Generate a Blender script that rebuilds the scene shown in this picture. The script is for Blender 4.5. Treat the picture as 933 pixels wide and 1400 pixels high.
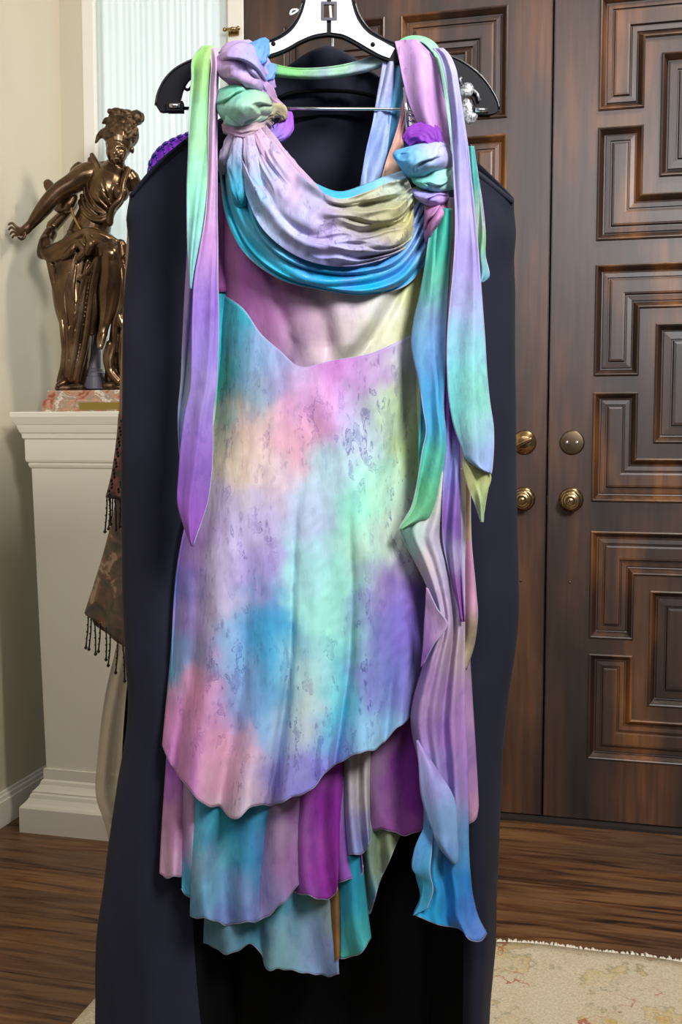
import bpy, bmesh, math, random
import numpy as np
from mathutils import Vector, Matrix, noise as mnoise

random.seed(7); np.random.seed(7)
for o in list(bpy.data.objects): bpy.data.objects.remove(o)
scene = bpy.context.scene
COL = scene.collection

# ------------------------------------------------------------------ camera
FPX, CAMH = 1450.0, 1.13
TILT = math.atan(110 / 1450.0)
cam_d = bpy.data.cameras.new('camera'); cam = bpy.data.objects.new('camera', cam_d); COL.objects.link(cam)
cam_d.sensor_fit = 'VERTICAL'; cam_d.sensor_height = 36.0; cam_d.lens = 36.0 * FPX / 1400.0
cam_d.clip_start = 0.05
cam.location = (0, 0, CAMH); cam.rotation_euler = (math.pi / 2 - TILT, 0, 0)
scene.camera = cam

# ------------------------------------------------------------------ world, lights, exposure
vs = scene.view_settings
vs.view_transform = 'Standard'; vs.look = 'None'; vs.gamma = 1.0; vs.use_curve_mapping = False
vs.exposure = 0.18
world = bpy.data.worlds.new('world'); scene.world = world; world.use_nodes = True
bg = world.node_tree.nodes['Background']
bg.inputs[0].default_value = (0.93, 0.96, 1.0, 1); bg.inputs[1].default_value = 0.10

def area(name, loc, target, size, power, col, size_y=None):
    d = bpy.data.lights.new(name, 'AREA'); d.energy = power; d.color = col
    d.shape = 'RECTANGLE'; d.size = size; d.size_y = size_y or size
    o = bpy.data.objects.new(name, d); COL.objects.link(o); o.location = loc
    o.rotation_euler = (Vector(target) - Vector(loc)).to_track_quat('-Z', 'Y').to_euler()
    return o
kd = bpy.data.lights.new('key_flash_light', 'SPOT'); kd.energy = 285; kd.color = (1.0, 0.985, 0.97)
kd.spot_size = math.radians(92); kd.spot_blend = 1.0; kd.shadow_soft_size = 0.32
ko = bpy.data.objects.new('key_flash_light', kd); COL.objects.link(ko); ko.location = (0.85, -0.30, 2.42)
ko.rotation_euler = (Vector((0.0, 1.5, 1.62)) - Vector(ko.location)).to_track_quat('-Z', 'Y').to_euler()
area('ceiling_bounce_light', (-0.75, -0.9, 3.05), (0.1, 2.2, 1.2), 1.5, 32, (0.95, 0.93, 1.0))
area('foyer_ceiling_light', (1.25, 2.25, 3.1), (-0.5, 3.0, 1.0), 0.28, 26, (1.0, 0.92, 0.80))

# ------------------------------------------------------------------ helpers
def lin(c):
    if isinstance(c, str):
        c = c.lstrip('#'); c = [int(c[i:i + 2], 16) for i in (0, 2, 4)]
    c = np.array(c, float) / 255.0
    return np.where(c <= 0.04045, c / 12.92, ((c + 0.055) / 1.055) ** 2.4)

def ray(px, py):
    a = np.asarray(px, float) - 466.5; b = -(np.asarray(py, float) - 700.0)
    st, ct = math.sin(TILT), math.cos(TILT)
    return a, b * st + FPX * ct, b * ct - FPX * st

Y0 = 1.35            # the plane the dress hangs in
def W(px, py, d=0.0, base=Y0):
    rx, ry, rz = ray(px, py)
    Y = base + np.asarray(d, float)
    k = Y / ry
    return np.stack([rx * k, Y + 0 * k, CAMH + rz * k], -1)

def link(name, me, mat=None, parent=None, smooth=True):
    if mat is not None and not me.materials: me.materials.append(mat)
    if smooth: me.shade_smooth()
    o = bpy.data.objects.new(name, me); COL.objects.link(o)
    if parent is not None: o.parent = parent
    return o

def frombm(name, bm, mat=None, parent=None, smooth=False):
    bmesh.ops.recalc_face_normals(bm, faces=bm.faces)
    me = bpy.data.meshes.new(name); bm.to_mesh(me); bm.free()
    return link(name, me, mat, parent, smooth)

def tag(o, label=None, cat=None, group=None, kind=None):
    if label: o['label'] = label
    if cat: o['category'] = cat
    if group: o['group'] = group
    if kind: o['kind'] = kind
    return o

def empty(name, loc=(0, 0, 0), rz=0.0):
    o = bpy.data.objects.new(name, None); COL.objects.link(o)
    o.location = loc; o.rotation_euler = (0, 0, rz); o.empty_display_size = 0.05
    return o

def keep(child, parent):
    """parent without moving the child (parent is a plain Empty)"""
    child.parent = parent
    m = Matrix.Translation(parent.location) @ parent.rotation_euler.to_matrix().to_4x4()
    child.matrix_parent_inverse = m.inverted()
    return child

def add_box(bm, x0, x1, y0, y1, z0, z1, bev=0.0):
    r = bmesh.ops.create_cube(bm, size=1.0)
    vs_ = r['verts']
    for v in vs_:
        v.co = Vector(((x0 + x1) / 2 + v.co.x * (x1 - x0), (y0 + y1) / 2 + v.co.y * (y1 - y0), (z0 + z1) / 2 + v.co.z * (z1 - z0)))
    if bev > 0:
        es = list({e for v in vs_ for e in v.link_edges})
        bmesh.ops.bevel(bm, geom=es, offset=bev, segments=2, affect='EDGES', profile=0.6)

def add_tube(bm, pts, r, seg=8, cap=True):
    pts = [Vector(p) for p in pts]
    n = len(pts); rr = r if isinstance(r, (list, tuple)) else [r] * n
    rings = []; ref = None
    for i, p in enumerate(pts):
        t = (pts[min(i + 1, n - 1)] - pts[max(i - 1, 0)]).normalized()
        if ref is None:
            ref = Vector((0, 0, 1)) if abs(t.z) < 0.9 else Vector((1, 0, 0))
        a = (ref - t * ref.dot(t)).normalized(); b = t.cross(a); ref = a
        rings.append([bm.verts.new(p + (a * math.cos(2 * math.pi * k / seg) + b * math.sin(2 * math.pi * k / seg)) * rr[i]) for k in range(seg)])
    for i in range(n - 1):
        for k in range(seg):
            bm.faces.new((rings[i][k], rings[i][(k + 1) % seg], rings[i + 1][(k + 1) % seg], rings[i + 1][k]))
    if cap:
        bm.faces.new(rings[0][::-1]); bm.faces.new(rings[-1])

def add_lathe(bm, prof, seg=32, M=Matrix.Identity(4)):
    """prof: (radius, height) about local z"""
    rings = []
    for r, h in prof:
        if r < 1e-6: rings.append([bm.verts.new(M @ Vector((0, 0, h)))])
        else: rings.append([bm.verts.new(M @ Vector((r * math.cos(2 * math.pi * k / seg), r * math.sin(2 * math.pi * k / seg), h))) for k in range(seg)])
    for a, b in zip(rings, rings[1:]):
        for k in range(seg):
            k2 = (k + 1) % seg
            if len(a) == 1 and len(b) == 1: continue
            if len(a) == 1: bm.faces.new((a[0], b[k], b[k2]))
            elif len(b) == 1: bm.faces.new((a[k], a[k2], b[0]))
            else: bm.faces.new((a[k], a[k2], b[k2], b[k]))

def spl(P, n, t=None):
    """Catmull-Rom style resample of control points P (k,dim) to n samples, chord-length parameter"""
    P = np.asarray(P, float)
    k = len(P)
    if k == 1: return np.repeat(P, n, 0)
    d = np.sqrt(((P[1:, :2] - P[:-1, :2]) ** 2).sum(1)) + 1e-6
    s = np.concatenate([[0], np.cumsum(d)])
    if t is None: t = np.linspace(0, 1, n)
    q = t * s[-1]
    m = np.zeros_like(P)
    if k > 2:
        h0, h1 = d[:-1, None], d[1:, None]
        m[1:-1] = ((P[1:-1] - P[:-2]) / h0 * h1 + (P[2:] - P[1:-1]) / h1 * h0) / (h0 + h1)
    m[0] = (P[1] - P[0]) / d[0]; m[-1] = (P[-1] - P[-2]) / d[-1]
    i = np.clip(np.searchsorted(s, q, side='right') - 1, 0, k - 2)
    h = d[i][:, None]; x = ((q - s[i]) / d[i])[:, None]
    return ((2 * x**3 - 3 * x**2 + 1) * P[i] + (x**3 - 2 * x**2 + x) * h * m[i] + (-2 * x**3 + 3 * x**2) * P[i + 1] + (x**3 - x**2) * h * m[i + 1])

_rng = np.random.RandomState(4); _perm = _rng.permutation(256); _grad = _rng.uniform(-1, 1, (256, 2)); _grad /= np.linalg.norm(_grad, axis=1)[:, None]
def vnoise(x, y, seed=0.0, sc=1.0):
    """2-D gradient noise, about -1..1"""
    x = np.asarray(x, float) * sc + seed * 17.31; y = np.asarray(y, float) * sc + seed * 9.77
    x, y = np.broadcast_arrays(x, y)
    xi = np.floor(x).astype(int); yi = np.floor(y).astype(int); xf = x - xi; yf = y - yi
    def g(ix, iy, dx, dy):
        h = _perm[(_perm[ix & 255] + iy) & 255]; return _grad[h, 0] * dx + _grad[h, 1] * dy
    u = xf**3 * (xf * (xf * 6 - 15) + 10); v = yf**3 * (yf * (yf * 6 - 15) + 10)
    a_ = g(xi, yi, xf, yf) * (1 - u) + g(xi + 1, yi, xf - 1, yf) * u
    b_ = g(xi, yi + 1, xf, yf - 1) * (1 - u) + g(xi + 1, yi + 1, xf - 1, yf - 1) * u
    return 1.5 * (a_ * (1 - v) + b_ * v)

def dyecol(x, y, dye, pw=15.0, warp=13.0, seed=0.0):
    """colour of the hand-dyed cloth at dress coordinates: blend of dye pools (x, y, colour)"""
    if isinstance(dye, (str, tuple)) and not isinstance(dye[0], (list, tuple)):
        c = lin(dye); return np.repeat(c[None], x.size, 0)
    xs = x.ravel() + warp * vnoise(x, y, seed + 3.1, 0.03).ravel() + 0.22 * warp * vnoise(x, y, seed + 9.1, 0.13).ravel()
    ys = y.ravel() + 1.5 * warp * vnoise(x, y, seed + 6.4, 0.03).ravel() + 0.5 * warp * vnoise(x, y * 0.45, seed + 1.7, 0.13).ravel()
    pts = np.array([(p[0], p[1]) for p in dye], float); cs = np.array([lin(p[2]) for p in dye])
    sg = pw
    q = -(((xs[:, None] - pts[None, :, 0]) / sg) ** 2 + ((ys[:, None] - pts[None, :, 1]) / (sg * 1.35)) ** 2) * 0.5
    q -= q.max(1)[:, None]; w = np.exp(q)
    c = (w @ cs) / w.sum(1)[:, None]
    return np.clip(c * 1.04 - 0.04 * c.mean(1)[:, None], 0.004, 0.95)

def gridmesh(name, V, cols=None, closed_u=False, hemtube=None):
    nv, nu = V.shape[:2]
    verts = V.reshape(-1, 3)
    I = np.arange(nv * nu).reshape(nv, nu)
    if closed_u: I = np.concatenate([I, I[:, :1]], 1)
    q = np.stack([I[:-1, :-1], I[:-1, 1:], I[1:, 1:], I[1:, :-1]], -1).reshape(-1, 4)
    vl = verts.tolist(); fl = q.tolist()
    cl = None if cols is None else cols.tolist()
    me = bpy.data.meshes.new(name); me.from_pydata(vl, [], fl); me.update()
    if cl is not None:
        at = me.color_attributes.new('dye', 'FLOAT_COLOR', 'POINT')
        arr = np.ones((len(vl), 4), np.float32); arr[:, :3] = np.array(cl)
        at.data.foreach_set('color', arr.ravel())
    return me

def solidify(o, th, off=0.0):
    m = o.modifiers.new('thickness', 'SOLIDIFY'); m.thickness = th; m.offset = off
    return o

def sheet(name, rows, dye, mat, parent, nu=40, nv=40, fold=None, th=0.0012, base=Y0, pw=15.0, warp=13.0, crinkle=0.0012, csc=0.05, lin_rows=(), label=None, hem=None, hw=None):
    """cloth lofted through rows of control points (x, y, depth)"""
    R = []
    for i, r in enumerate(rows):
        r = [(p[0], p[1], p[2] if len(p) > 2 else 0.0) for p in r]
        R.append(spl(r, nu))
    R = np.array(R)                                     # rows, nu, 3
    G = np.stack([spl(R[:, j], nv, None) for j in range(nu)], 1) if False else None
    mid = R[:, nu // 2]; dist = np.sqrt(((R[1:, :, :2] - R[:-1, :, :2]) ** 2).sum(2)).mean(1) + 1e-6
    s = np.concatenate([[0], np.cumsum(dist)]); s /= s[-1]
    t = np.linspace(0, 1, nv)
    k = len(R); m = np.zeros_like(R); d = np.diff(s)
    if k > 2:
        h0 = d[:-1, None, None]; h1 = d[1:, None, None]
        m[1:-1] = ((R[1:-1] - R[:-2]) / h0 * h1 + (R[2:] - R[1:-1]) / h1 * h0) / (h0 + h1)
    m[0] = (R[1] - R[0]) / d[0]; m[-1] = (R[-1] - R[-2]) / d[-1]
    i = np.clip(np.searchsorted(s, t, side='right') - 1, 0, k - 2)
    h = d[i][:, None, None]; x = ((t - s[i]) / d[i])[:, None, None]
    G = ((2 * x**3 - 3 * x**2 + 1) * R[i] + (x**3 - 2 * x**2 + x) * h * m[i] + (-2 * x**3 + 3 * x**2) * R[i + 1] + (x**3 - x**2) * h * m[i + 1])
    U, V_ = np.meshgrid(np.linspace(0, 1, nu), t)
    if hw:                                              # lettuce-edge flare of a loose hem
        k_ = V_ ** 5
        X_ = G[..., 0].copy()
        G[..., 1] += k_ * hw * (np.sin(X_ * 0.13 + rows[0][0][1]) + 0.35 * np.sin(X_ * 0.31)); G[..., 0] += k_ * hw * 0.6 * np.sin(X_ * 0.09 + 1.0)
        G[..., 2] += k_ * hw * 0.0025 * np.sin(X_ * 0.11 + rows[0][0][1] * 0.3)
    D = G[..., 2].copy()
    if fold is not None: D = D + fold(U, V_)
    seed = (sum(map(ord, name)) % 37) * 1.3 + rows[0][0][0] * 0.11
    if crinkle: D = D + crinkle * (vnoise(G[..., 0], G[..., 1] * 0.35, seed, csc) + 0.4 * vnoise(G[..., 0] + G[..., 1] * 0.5, G[..., 1] * 0.5, seed + 2.0, csc * 2.2))
    P = W(G[..., 0], G[..., 1], D, base)
    c = dyecol(G[..., 0], G[..., 1], dye, pw, warp, seed)
    me = gridmesh(name, P, c)
    o = link(name, me, mat, parent)
    solidify(o, th)
    if label: o['label'] = label
    for h_ in (hem or ''):
        bm = bmesh.new(); edge = {'b': P[-1], 't': P[0], 'l': P[:, 0], 'r': P[:, -1]}[h_]
        add_tube(bm, [tuple(p) for p in edge], 0.0007, 5)
        frombm('rolled_hem', bm, hemmat, o, True)
    return o

def bundle(name, path, dye, mat, parent, pleats=7, amp=0.12, twist=1.0, squash=0.8, nphi=96, ns=56, base=Y0, label=None, pw=15.0, crinkle=0.12):
    """gathered / knotted cloth: pleated tube along path (x, y, depth, radius) in dress coordinates"""
    P = spl(np.array(path, float), ns)
    T = np.gradient(P[:, :2], axis=0); T /= np.linalg.norm(T, axis=1)[:, None] + 1e-9
    Nn = np.stack([-T[:, 1], T[:, 0]], 1)
    ph = np.linspace(0, 2 * math.pi, nphi, endpoint=False)
    S, PH = np.meshgrid(np.linspace(0, 1, ns), ph, indexing='ij')
    seed = path[0][0] * 0.37 + path[0][1] * 0.11
    rad = np.maximum(P[:, 3], 0.3)[:, None]
    warpn = vnoise(np.cos(PH) * 0.9 + S * 2.0, np.sin(PH) * 0.9 - S * 1.2, seed + 5.0, 1.2)
    cre = 1 - np.abs(np.sin(0.5 * pleats * PH + twist * 2 * math.pi * S + 2.2 * warpn))
    cre2 = 1 - np.abs(np.sin(1.1 * pleats * PH + 1.7 * twist * 2 * math.pi * S - 2.5 * warpn + 1.0))
    mod = 1 + amp * (1.7 * cre + 0.6 * cre2 - 1.1)
    nz = vnoise(np.cos(PH) * 1.1 + S * 3.0, np.sin(PH) * 1.1 + S * 1.3, seed, 1.3)
    rr = rad * (mod + crinkle * nz)
    x = P[:, 0][:, None] + Nn[:, 0][:, None] * rr * np.cos(PH)
    y = P[:, 1][:, None] + Nn[:, 1][:, None] * rr * np.cos(PH)
    d = P[:, 2][:, None] - rr * np.sin(PH) * (Y0 / FPX) * squash
    V = W(x, y, d, base)
    c = dyecol(x, y, dye, pw, 6.0, seed)
    me = gridmesh(name, V, c, closed_u=True)
    bm = bmesh.new(); bm.from_mesh(me)
    bm.verts.ensure_lookup_table()
    n = nphi
    try:
        bm.faces.new([bm.verts[k] for k in range(n)][::-1]); bm.faces.new([bm.verts[(ns - 1) * n + k] for k in range(n)])
    except ValueError: pass
    bmesh.ops.recalc_face_normals(bm, faces=bm.faces); bm.to_mesh(me); bm.free()
    o = link(name, me, mat, parent)
    if label: o['label'] = label
    return o

# ------------------------------------------------------------------ materials
def newmat(name):
    m = bpy.data.materials.new(name); m.use_nodes = True
    nt = m.node_tree; b = nt.nodes['Principled BSDF']
    return m, nt, b
def N(nt, t, **kw):
    n = nt.nodes.new(t)
    for k, v in kw.items(): setattr(n, k, v)
    return n
def ramp(nt, fac, stops):
    r = N(nt, 'ShaderNodeValToRGB')
    while len(r.color_ramp.elements) < len(stops): r.color_ramp.elements.new(0.5)
    for e, (p, c) in zip(r.color_ramp.elements, stops):
        e.position = p; e.color = (*(lin(c) if not isinstance(c, float) else (c, c, c)), 1)
    nt.links.new(fac, r.inputs[0]); return r.outputs[0]
def mix(nt, f, a, b, mode='MIX'):
    m = N(nt, 'ShaderNodeMix', data_type='RGBA', blend_type=mode)
    if isinstance(f, float): m.inputs[0].default_value = f
    else: nt.links.new(f, m.inputs[0])
    for s, v in ((6, a), (7, b)):
        if hasattr(v, 'node'): nt.links.new(v, m.inputs[s])
        else: m.inputs[s].default_value = (*lin(v), 1)
    return m.outputs[2]
def tex(nt, scale, detail=4.0, stretch=(1, 1, 1), rough=0.55, coord='Object', dist=0.0, rnd=False):
    tc = N(nt, 'ShaderNodeTexCoord'); mp = N(nt, 'ShaderNodeMapping'); mp.inputs['Scale'].default_value = stretch
    nt.links.new(tc.outputs[coord], mp.inputs[0])
    v = mp.outputs[0]
    if rnd:
        oi = N(nt, 'ShaderNodeObjectInfo'); ml = N(nt, 'ShaderNodeMath', operation='MULTIPLY'); ml.inputs[1].default_value = 37.0
        nt.links.new(oi.outputs['Random'], ml.inputs[0])
        ad = N(nt, 'ShaderNodeVectorMath', operation='ADD'); nt.links.new(v, ad.inputs[0]); nt.links.new(ml.outputs[0], ad.inputs[1]); v = ad.outputs[0]
    n = N(nt, 'ShaderNodeTexNoise'); n.inputs['Scale'].default_value = scale; n.inputs['Detail'].default_value = detail
    n.inputs['Roughness'].default_value = rough; n.inputs['Distortion'].default_value = dist
    nt.links.new(v, n.inputs['Vector']); return n.outputs[0]
def bump(nt, b, h, s, dist=0.002):
    n = N(nt, 'ShaderNodeBump'); n.inputs['Strength'].default_value = s; n.inputs['Distance'].default_value = dist
    nt.links.new(h, n.inputs['Height']); nt.links.new(n.outputs[0], b.inputs['Normal'])
def simple(name, col, rough=0.5, metal=0.0, spec=0.5, sheen=0.0, coat=0.0):
    m, nt, b = newmat(name)
    b.inputs['Base Color'].default_value = (*lin(col), 1); b.inputs['Roughness'].default_value = rough
    b.inputs['Metallic'].default_value = metal; b.inputs['Specular IOR Level'].default_value = spec
    b.inputs['Sheen Weight'].default_value = sheen; b.inputs['Coat Weight'].default_value = coat
    return m

def silk(name, veins=0.5, rough=0.55, mot=0.2):
    m, nt, b = newmat(name)
    at = N(nt, 'ShaderNodeAttribute', attribute_name='dye')
    # droplets and broken outlines of darker dye left by hand dyeing
    n1 = tex(nt, 34, 4.0, (1.7, 1.7, 0.8), rough=0.5, dist=0.35)
    su = N(nt, 'ShaderNodeMath', operation='SUBTRACT'); su.inputs[1].default_value = 0.60; nt.links.new(n1, su.inputs[0])
    ab = N(nt, 'ShaderNodeMath', operation='ABSOLUTE'); nt.links.new(su.outputs[0], ab.inputs[0])
    line = ramp(nt, ab.outputs[0], [(0.0, 1.0), (0.016, 0.0)])
    pool = ramp(nt, n1, [(0.60, 0.0), (0.66, 0.55)])
    pool2 = ramp(nt, tex(nt, 90, 3.0, (1.6, 1.6, 0.7)), [(0.58, 0.0), (0.70, 0.7)])
    mask = ramp(nt, tex(nt, 11, 3.0, (1.8, 1.8, 0.5)), [(0.42, 0.0), (0.62, 1.0)])
    mx0 = N(nt, 'ShaderNodeMath', operation='MAXIMUM'); nt.links.new(pool, mx0.inputs[0]); nt.links.new(pool2, mx0.inputs[1])
    mx = N(nt, 'ShaderNodeMath', operation='MAXIMUM'); nt.links.new(line, mx.inputs[0]); nt.links.new(mx0.outputs[0], mx.inputs[1])
    mu = N(nt, 'ShaderNodeMath', operation='MULTIPLY'); nt.links.new(mx.outputs[0], mu.inputs[0]); nt.links.new(mask, mu.inputs[1])
    mv = N(nt, 'ShaderNodeMath', operation='MULTIPLY'); nt.links.new(mu.outputs[0], mv.inputs[0]); mv.inputs[1].default_value = veins
    dark = mix(nt, 0.8, at.outputs[0], '#7460ae', 'MULTIPLY')
    c = mix(nt, mv.outputs[0], at.outputs[0], dark)
    cloud = ramp(nt, tex(nt, 14, 6.0, (1.3, 1.3, 0.6)), [(0.3, '#d9d5e2'), (0.6, '#ffffff')])
    c = mix(nt, 0.55, c, cloud, 'MULTIPLY')
    mott = ramp(nt, tex(nt, 32, 5.0, (1.2, 1.2, 0.8), rough=0.6, dist=0.4), [(0.36, '#b4a8d2'), (0.50, '#ffffff')])
    c = mix(nt, mot, c, mott, 'MULTIPLY')
    nt.links.new(c, b.inputs['Base Color'])
    b.inputs['Roughness'].default_value = rough; b.inputs['Specular IOR Level'].default_value = 0.22
    b.inputs['Sheen Weight'].default_value = 0.03; b.inputs['Sheen Roughness'].default_value = 0.4
    bump(nt, b, tex(nt, 55, 5.0, (1.6, 1.6, 0.45)), 0.45, 0.003)
    return m
silk_m = silk('dyed_silk', 1.0, 0.5, 0.12)
chiffon_m = silk('dyed_chiffon', 0.35, 0.6, 0.30)
satin_m = silk('dyed_satin', 0.12, 0.36)
hemmat = simple('hem_thread', '#9f9cb8', 0.7)

def wood_door(name, hi):
    m, nt, b = newmat(name)
    wear = tex(nt, 3.2, 3.0, (2.2, 1, 0.55), 0.5, rnd=True)
    grain = tex(nt, 9, 6.0, (6, 6, 0.35), 0.6, rnd=True)
    c1 = ramp(nt, wear, [(0.30, '#241814'), (0.50, '#452c20'), (0.70, hi)])
    c2 = ramp(nt, grain, [(0.3, '#8f8078'), (0.6, '#ffffff')])
    c = mix(nt, 0.75, c1, c2, 'MULTIPLY')
    nt.links.new(c, b.inputs['Base Color'])
    b.inputs['Roughness'].default_value = 0.45; b.inputs['Specular IOR Level'].default_value = 0.7
    b.inputs['Coat Weight'].default_value = 0.42; b.inputs['Coat Roughness'].default_value = 0.34
    bump(nt, b, grain, 0.12, 0.002)
    return m
door_m = wood_door('dark_door_wood', '#70472a'); panel_m = wood_door('door_panel_wood', '#9a622c')
groove_m = simple('door_gap_black', '#0d0806', 0.8)

def wood_floor():
    m, nt, b = newmat('oak_floor')
    g = tex(nt, 4, 4.0, (0.7, 7, 1), 0.55, dist=1.3, rnd=True)
    fine = tex(nt, 30, 4.0, (0.35, 9, 1), 0.6, rnd=True)
    tone = tex(nt, 1.4, 1.0, (1, 1, 1), rnd=True)
    base = ramp(nt, tone, [(0.35, '#63462e'), (0.65, '#855f39')])
    c = mix(nt, 1.0, base, ramp(nt, g, [(0.33, '#4a372c'), (0.42, '#c4ab94'), (0.58, '#ffffff')]), 'MULTIPLY')
    c = mix(nt, 0.7, c, ramp(nt, fine, [(0.3, '#8a7462'), (0.55, '#ffffff')]), 'MULTIPLY')
    nt.links.new(c, b.inputs['Base Color']); b.inputs['Roughness'].default_value = 0.42
    bump(nt, b, g, 0.08, 0.002)
    return m
floor_m = wood_floor()

def paint(name, col, col2, rough=0.6):
    m, nt, b = newmat(name)
    nt.links.new(ramp(nt, tex(nt, 2.0, 2.0), [(0.3, col), (0.7, col2)]), b.inputs['Base Color'])
    b.inputs['Roughness'].default_value = rough
    bump(nt, b, tex(nt, 180, 2.0), 0.05, 0.001)
    return m
wall_m = paint('beige_wall_paint', '#cfc7b3', '#c9c1ac', 0.7)
trim_m = paint('white_trim_paint', '#efece4', '#e9e6dd', 0.4)
ped_m = paint('cream_pedestal_paint', '#e6e2d3', '#e2ddcd', 0.45)

def bronze():
    m, nt, b = newmat('patinated_bronze')
    n = tex(nt, 14, 4.0)
    nt.links.new(ramp(nt, n, [(0.3, '#443324'), (0.55, '#6b543c'), (0.75, '#917c64')]), b.inputs['Base Color'])
    b.inputs['Metallic'].default_value = 0.85; b.inputs['Roughness'].default_value = 0.26
    bump(nt, b, tex(nt, 90, 3.0), 0.12, 0.002)
    return m
bronze_m = bronze()
def bronze2():
    m, nt, b = newmat('rough_bronze')
    n = tex(nt, 40, 5.0)
    nt.links.new(ramp(nt, n, [(0.3, '#2c2117'), (0.55, '#5d4a36'), (0.75, '#9a8468')]), b.inputs['Base Color'])
    b.inputs['Metallic'].default_value = 0.8; b.inputs['Roughness'].default_value = 0.42
    bump(nt, b, tex(nt, 120, 4.0), 0.6, 0.004)
    return m
hair_m = bronze2()
def marble():
    m, nt, b = newmat('red_marble')
    n = tex(nt, 22, 6.0, dist=1.6)
    nt.links.new(ramp(nt, n, [(0.34, '#8a4a38'), (0.46, '#b98a72'), (0.54, '#8f8672'), (0.62, '#d8cfc0'), (0.72, '#9a5540')]), b.inputs['Base Color'])
    b.inputs['Roughness'].default_value = 0.2
    return m
marble_m = marble()
brass_m = simple('antique_brass', '#a58a62', 0.24, 1.0)
brass_dark_m = simple('dark_brass_plate', '#6a5a48', 0.35, 0.9)
steel_m = simple('bright_steel', '#d8d8de', 0.22, 1.0)
chrome_m = simple('chrome', '#e6e6ea', 0.12, 1.0)

def cape_mat():
    m, nt, b = newmat('navy_black_wool')
    nt.links.new(ramp(nt, tex(nt, 5, 4.0), [(0.3, '#1d1e2a'), (0.7, '#262736')]), b.inputs['Base Color'])
    b.inputs['Roughness'].default_value = 0.8; b.inputs['Sheen Weight'].default_value = 0.02
    b.inputs['Specular IOR Level'].default_value = 0.10
    bump(nt, b, tex(nt, 400, 2.0), 0.2, 0.001)
    return m
cape_m = cape_mat()
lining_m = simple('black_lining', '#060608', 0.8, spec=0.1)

# ------------------------------------------------------------------ the room
ANG = math.radians(-14.2)
P0 = (0.5876, 3.0245, 0.0)                      # foot of the gap between the two door leaves
DU = Vector((math.cos(ANG), math.sin(ANG), 0)); NN = Vector((DU.y, -DU.x, 0))   # along the wall / into the room
def room(u, n, z): return Vector(P0) + DU * u + NN * n + Vector((0, 0, z))
def place(o): o.location = P0; o.rotation_euler = (0, 0, ANG); return o       # local x = along wall, local -y = into the room
CORN = -1.508

def struct_box(name, boxes, mat, kind='structure', bev=0.0):
    bm = bmesh.new()
    for b in boxes: add_box(bm, *b, bev=bev)
    o = frombm(name, bm, mat); place(o)
    if kind: o['kind'] = kind
    return o

# floor and its planks (rows parallel to the door wall)
fl = struct_box('floor', [(CORN - 0.1, 2.6, -4.2, 0.25, -0.08, -0.014)], groove_m)
PW = 0.124
lens = [1.6, 2.1, 2.7]
pmeshes = []
for L in lens:
    bm = bmesh.new(); add_box(bm, 0, L - 0.002, -PW + 0.0015, 0, -0.0139, 0.0, bev=0.0012)
    me = bpy.data.meshes.new('plank'); bm.to_mesh(me); bm.free(); me.materials.append(floor_m); pmeshes.append((L, me))
rp = random.Random(3)
for r in range(19):
    u = CORN - rp.uniform(0.0, 1.4); first = True
    y1 = 0.07 - r * PW
    while u < 1.35:
        L, me = pmeshes[rp.randrange(3)]
        p = bpy.data.objects.new('plank', me); COL.objects.link(p); p.parent = fl
        p.location = (u, y1, 0); u += L

# left wall with baseboard
lw = struct_box('wall_left', [(CORN - 0.12, CORN, -3.6, 0.1, 0, 3.3)], wall_m)
bm = bmesh.new()
for (a, z0, z1) in ((0.016, 0, 0.075), (0.012, 0.075, 0.088), (0.007, 0.088, 0.098)):
    add_box(bm, CORN, CORN + a, -3.6, -0.001, z0, z1, bev=0.002)
o = frombm('baseboard_left', bm, trim_m); place(o); o['kind'] = 'structure'
# back wall: strip left of the sidelight, above everything, right of the doors
struct_box('wall_back', [(CORN, -1.432, 0.0, 0.12, 0, 3.3), (-1.432, 0.93, 0.0, 0.12, 2.62, 3.3), (0.93, 2.4, 0.0, 0.12, 0, 3.3)], wall_m)
struct_box('ceiling', [(CORN - 0.1, 2.6, -4.2, 0.25, 3.3, 3.36)], trim_m)
# sidelight window
w = struct_box('window_1', [(-1.432, -1.392, -0.001, 0.1, 0, 2.62), (-0.955, -0.904, -0.001, 0.1, 0, 2.62), (-1.392, -0.955, 0.0, 0.1, 2.55, 2.62), (-1.392, -0.955, 0.0, 0.1, 0, 0.16)], trim_m, bev=0.003)
bm = bmesh.new(); add_box(bm, -1.392, -1.364, 0.03, 0.09, 0.16, 2.55, 0.002); add_box(bm, -0.985, -0.955, 0.03, 0.09, 0.16, 2.55, 0.002)
frombm('sash', bm, trim_m, w)
glass, nt, b = newmat('window_glass'); b.inputs['Transmission Weight'].default_value = 1.0; b.inputs['Roughness'].default_value = 0.02; b.inputs['IOR'].default_value = 1.02
bm = bmesh.new(); add_box(bm, -1.365, -0.984, 0.08, 0.084, 0.16, 2.55); frombm('pane', bm, glass, w)
# daylight just outside the sidelight
a = area('daylight_outside_window', tuple(room(-1.18, -0.55, 1.7)), tuple(room(-1.18, 0.0, 1.7)), 0.5, 10, (0.90, 0.98, 1.0), 2.2)

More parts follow.
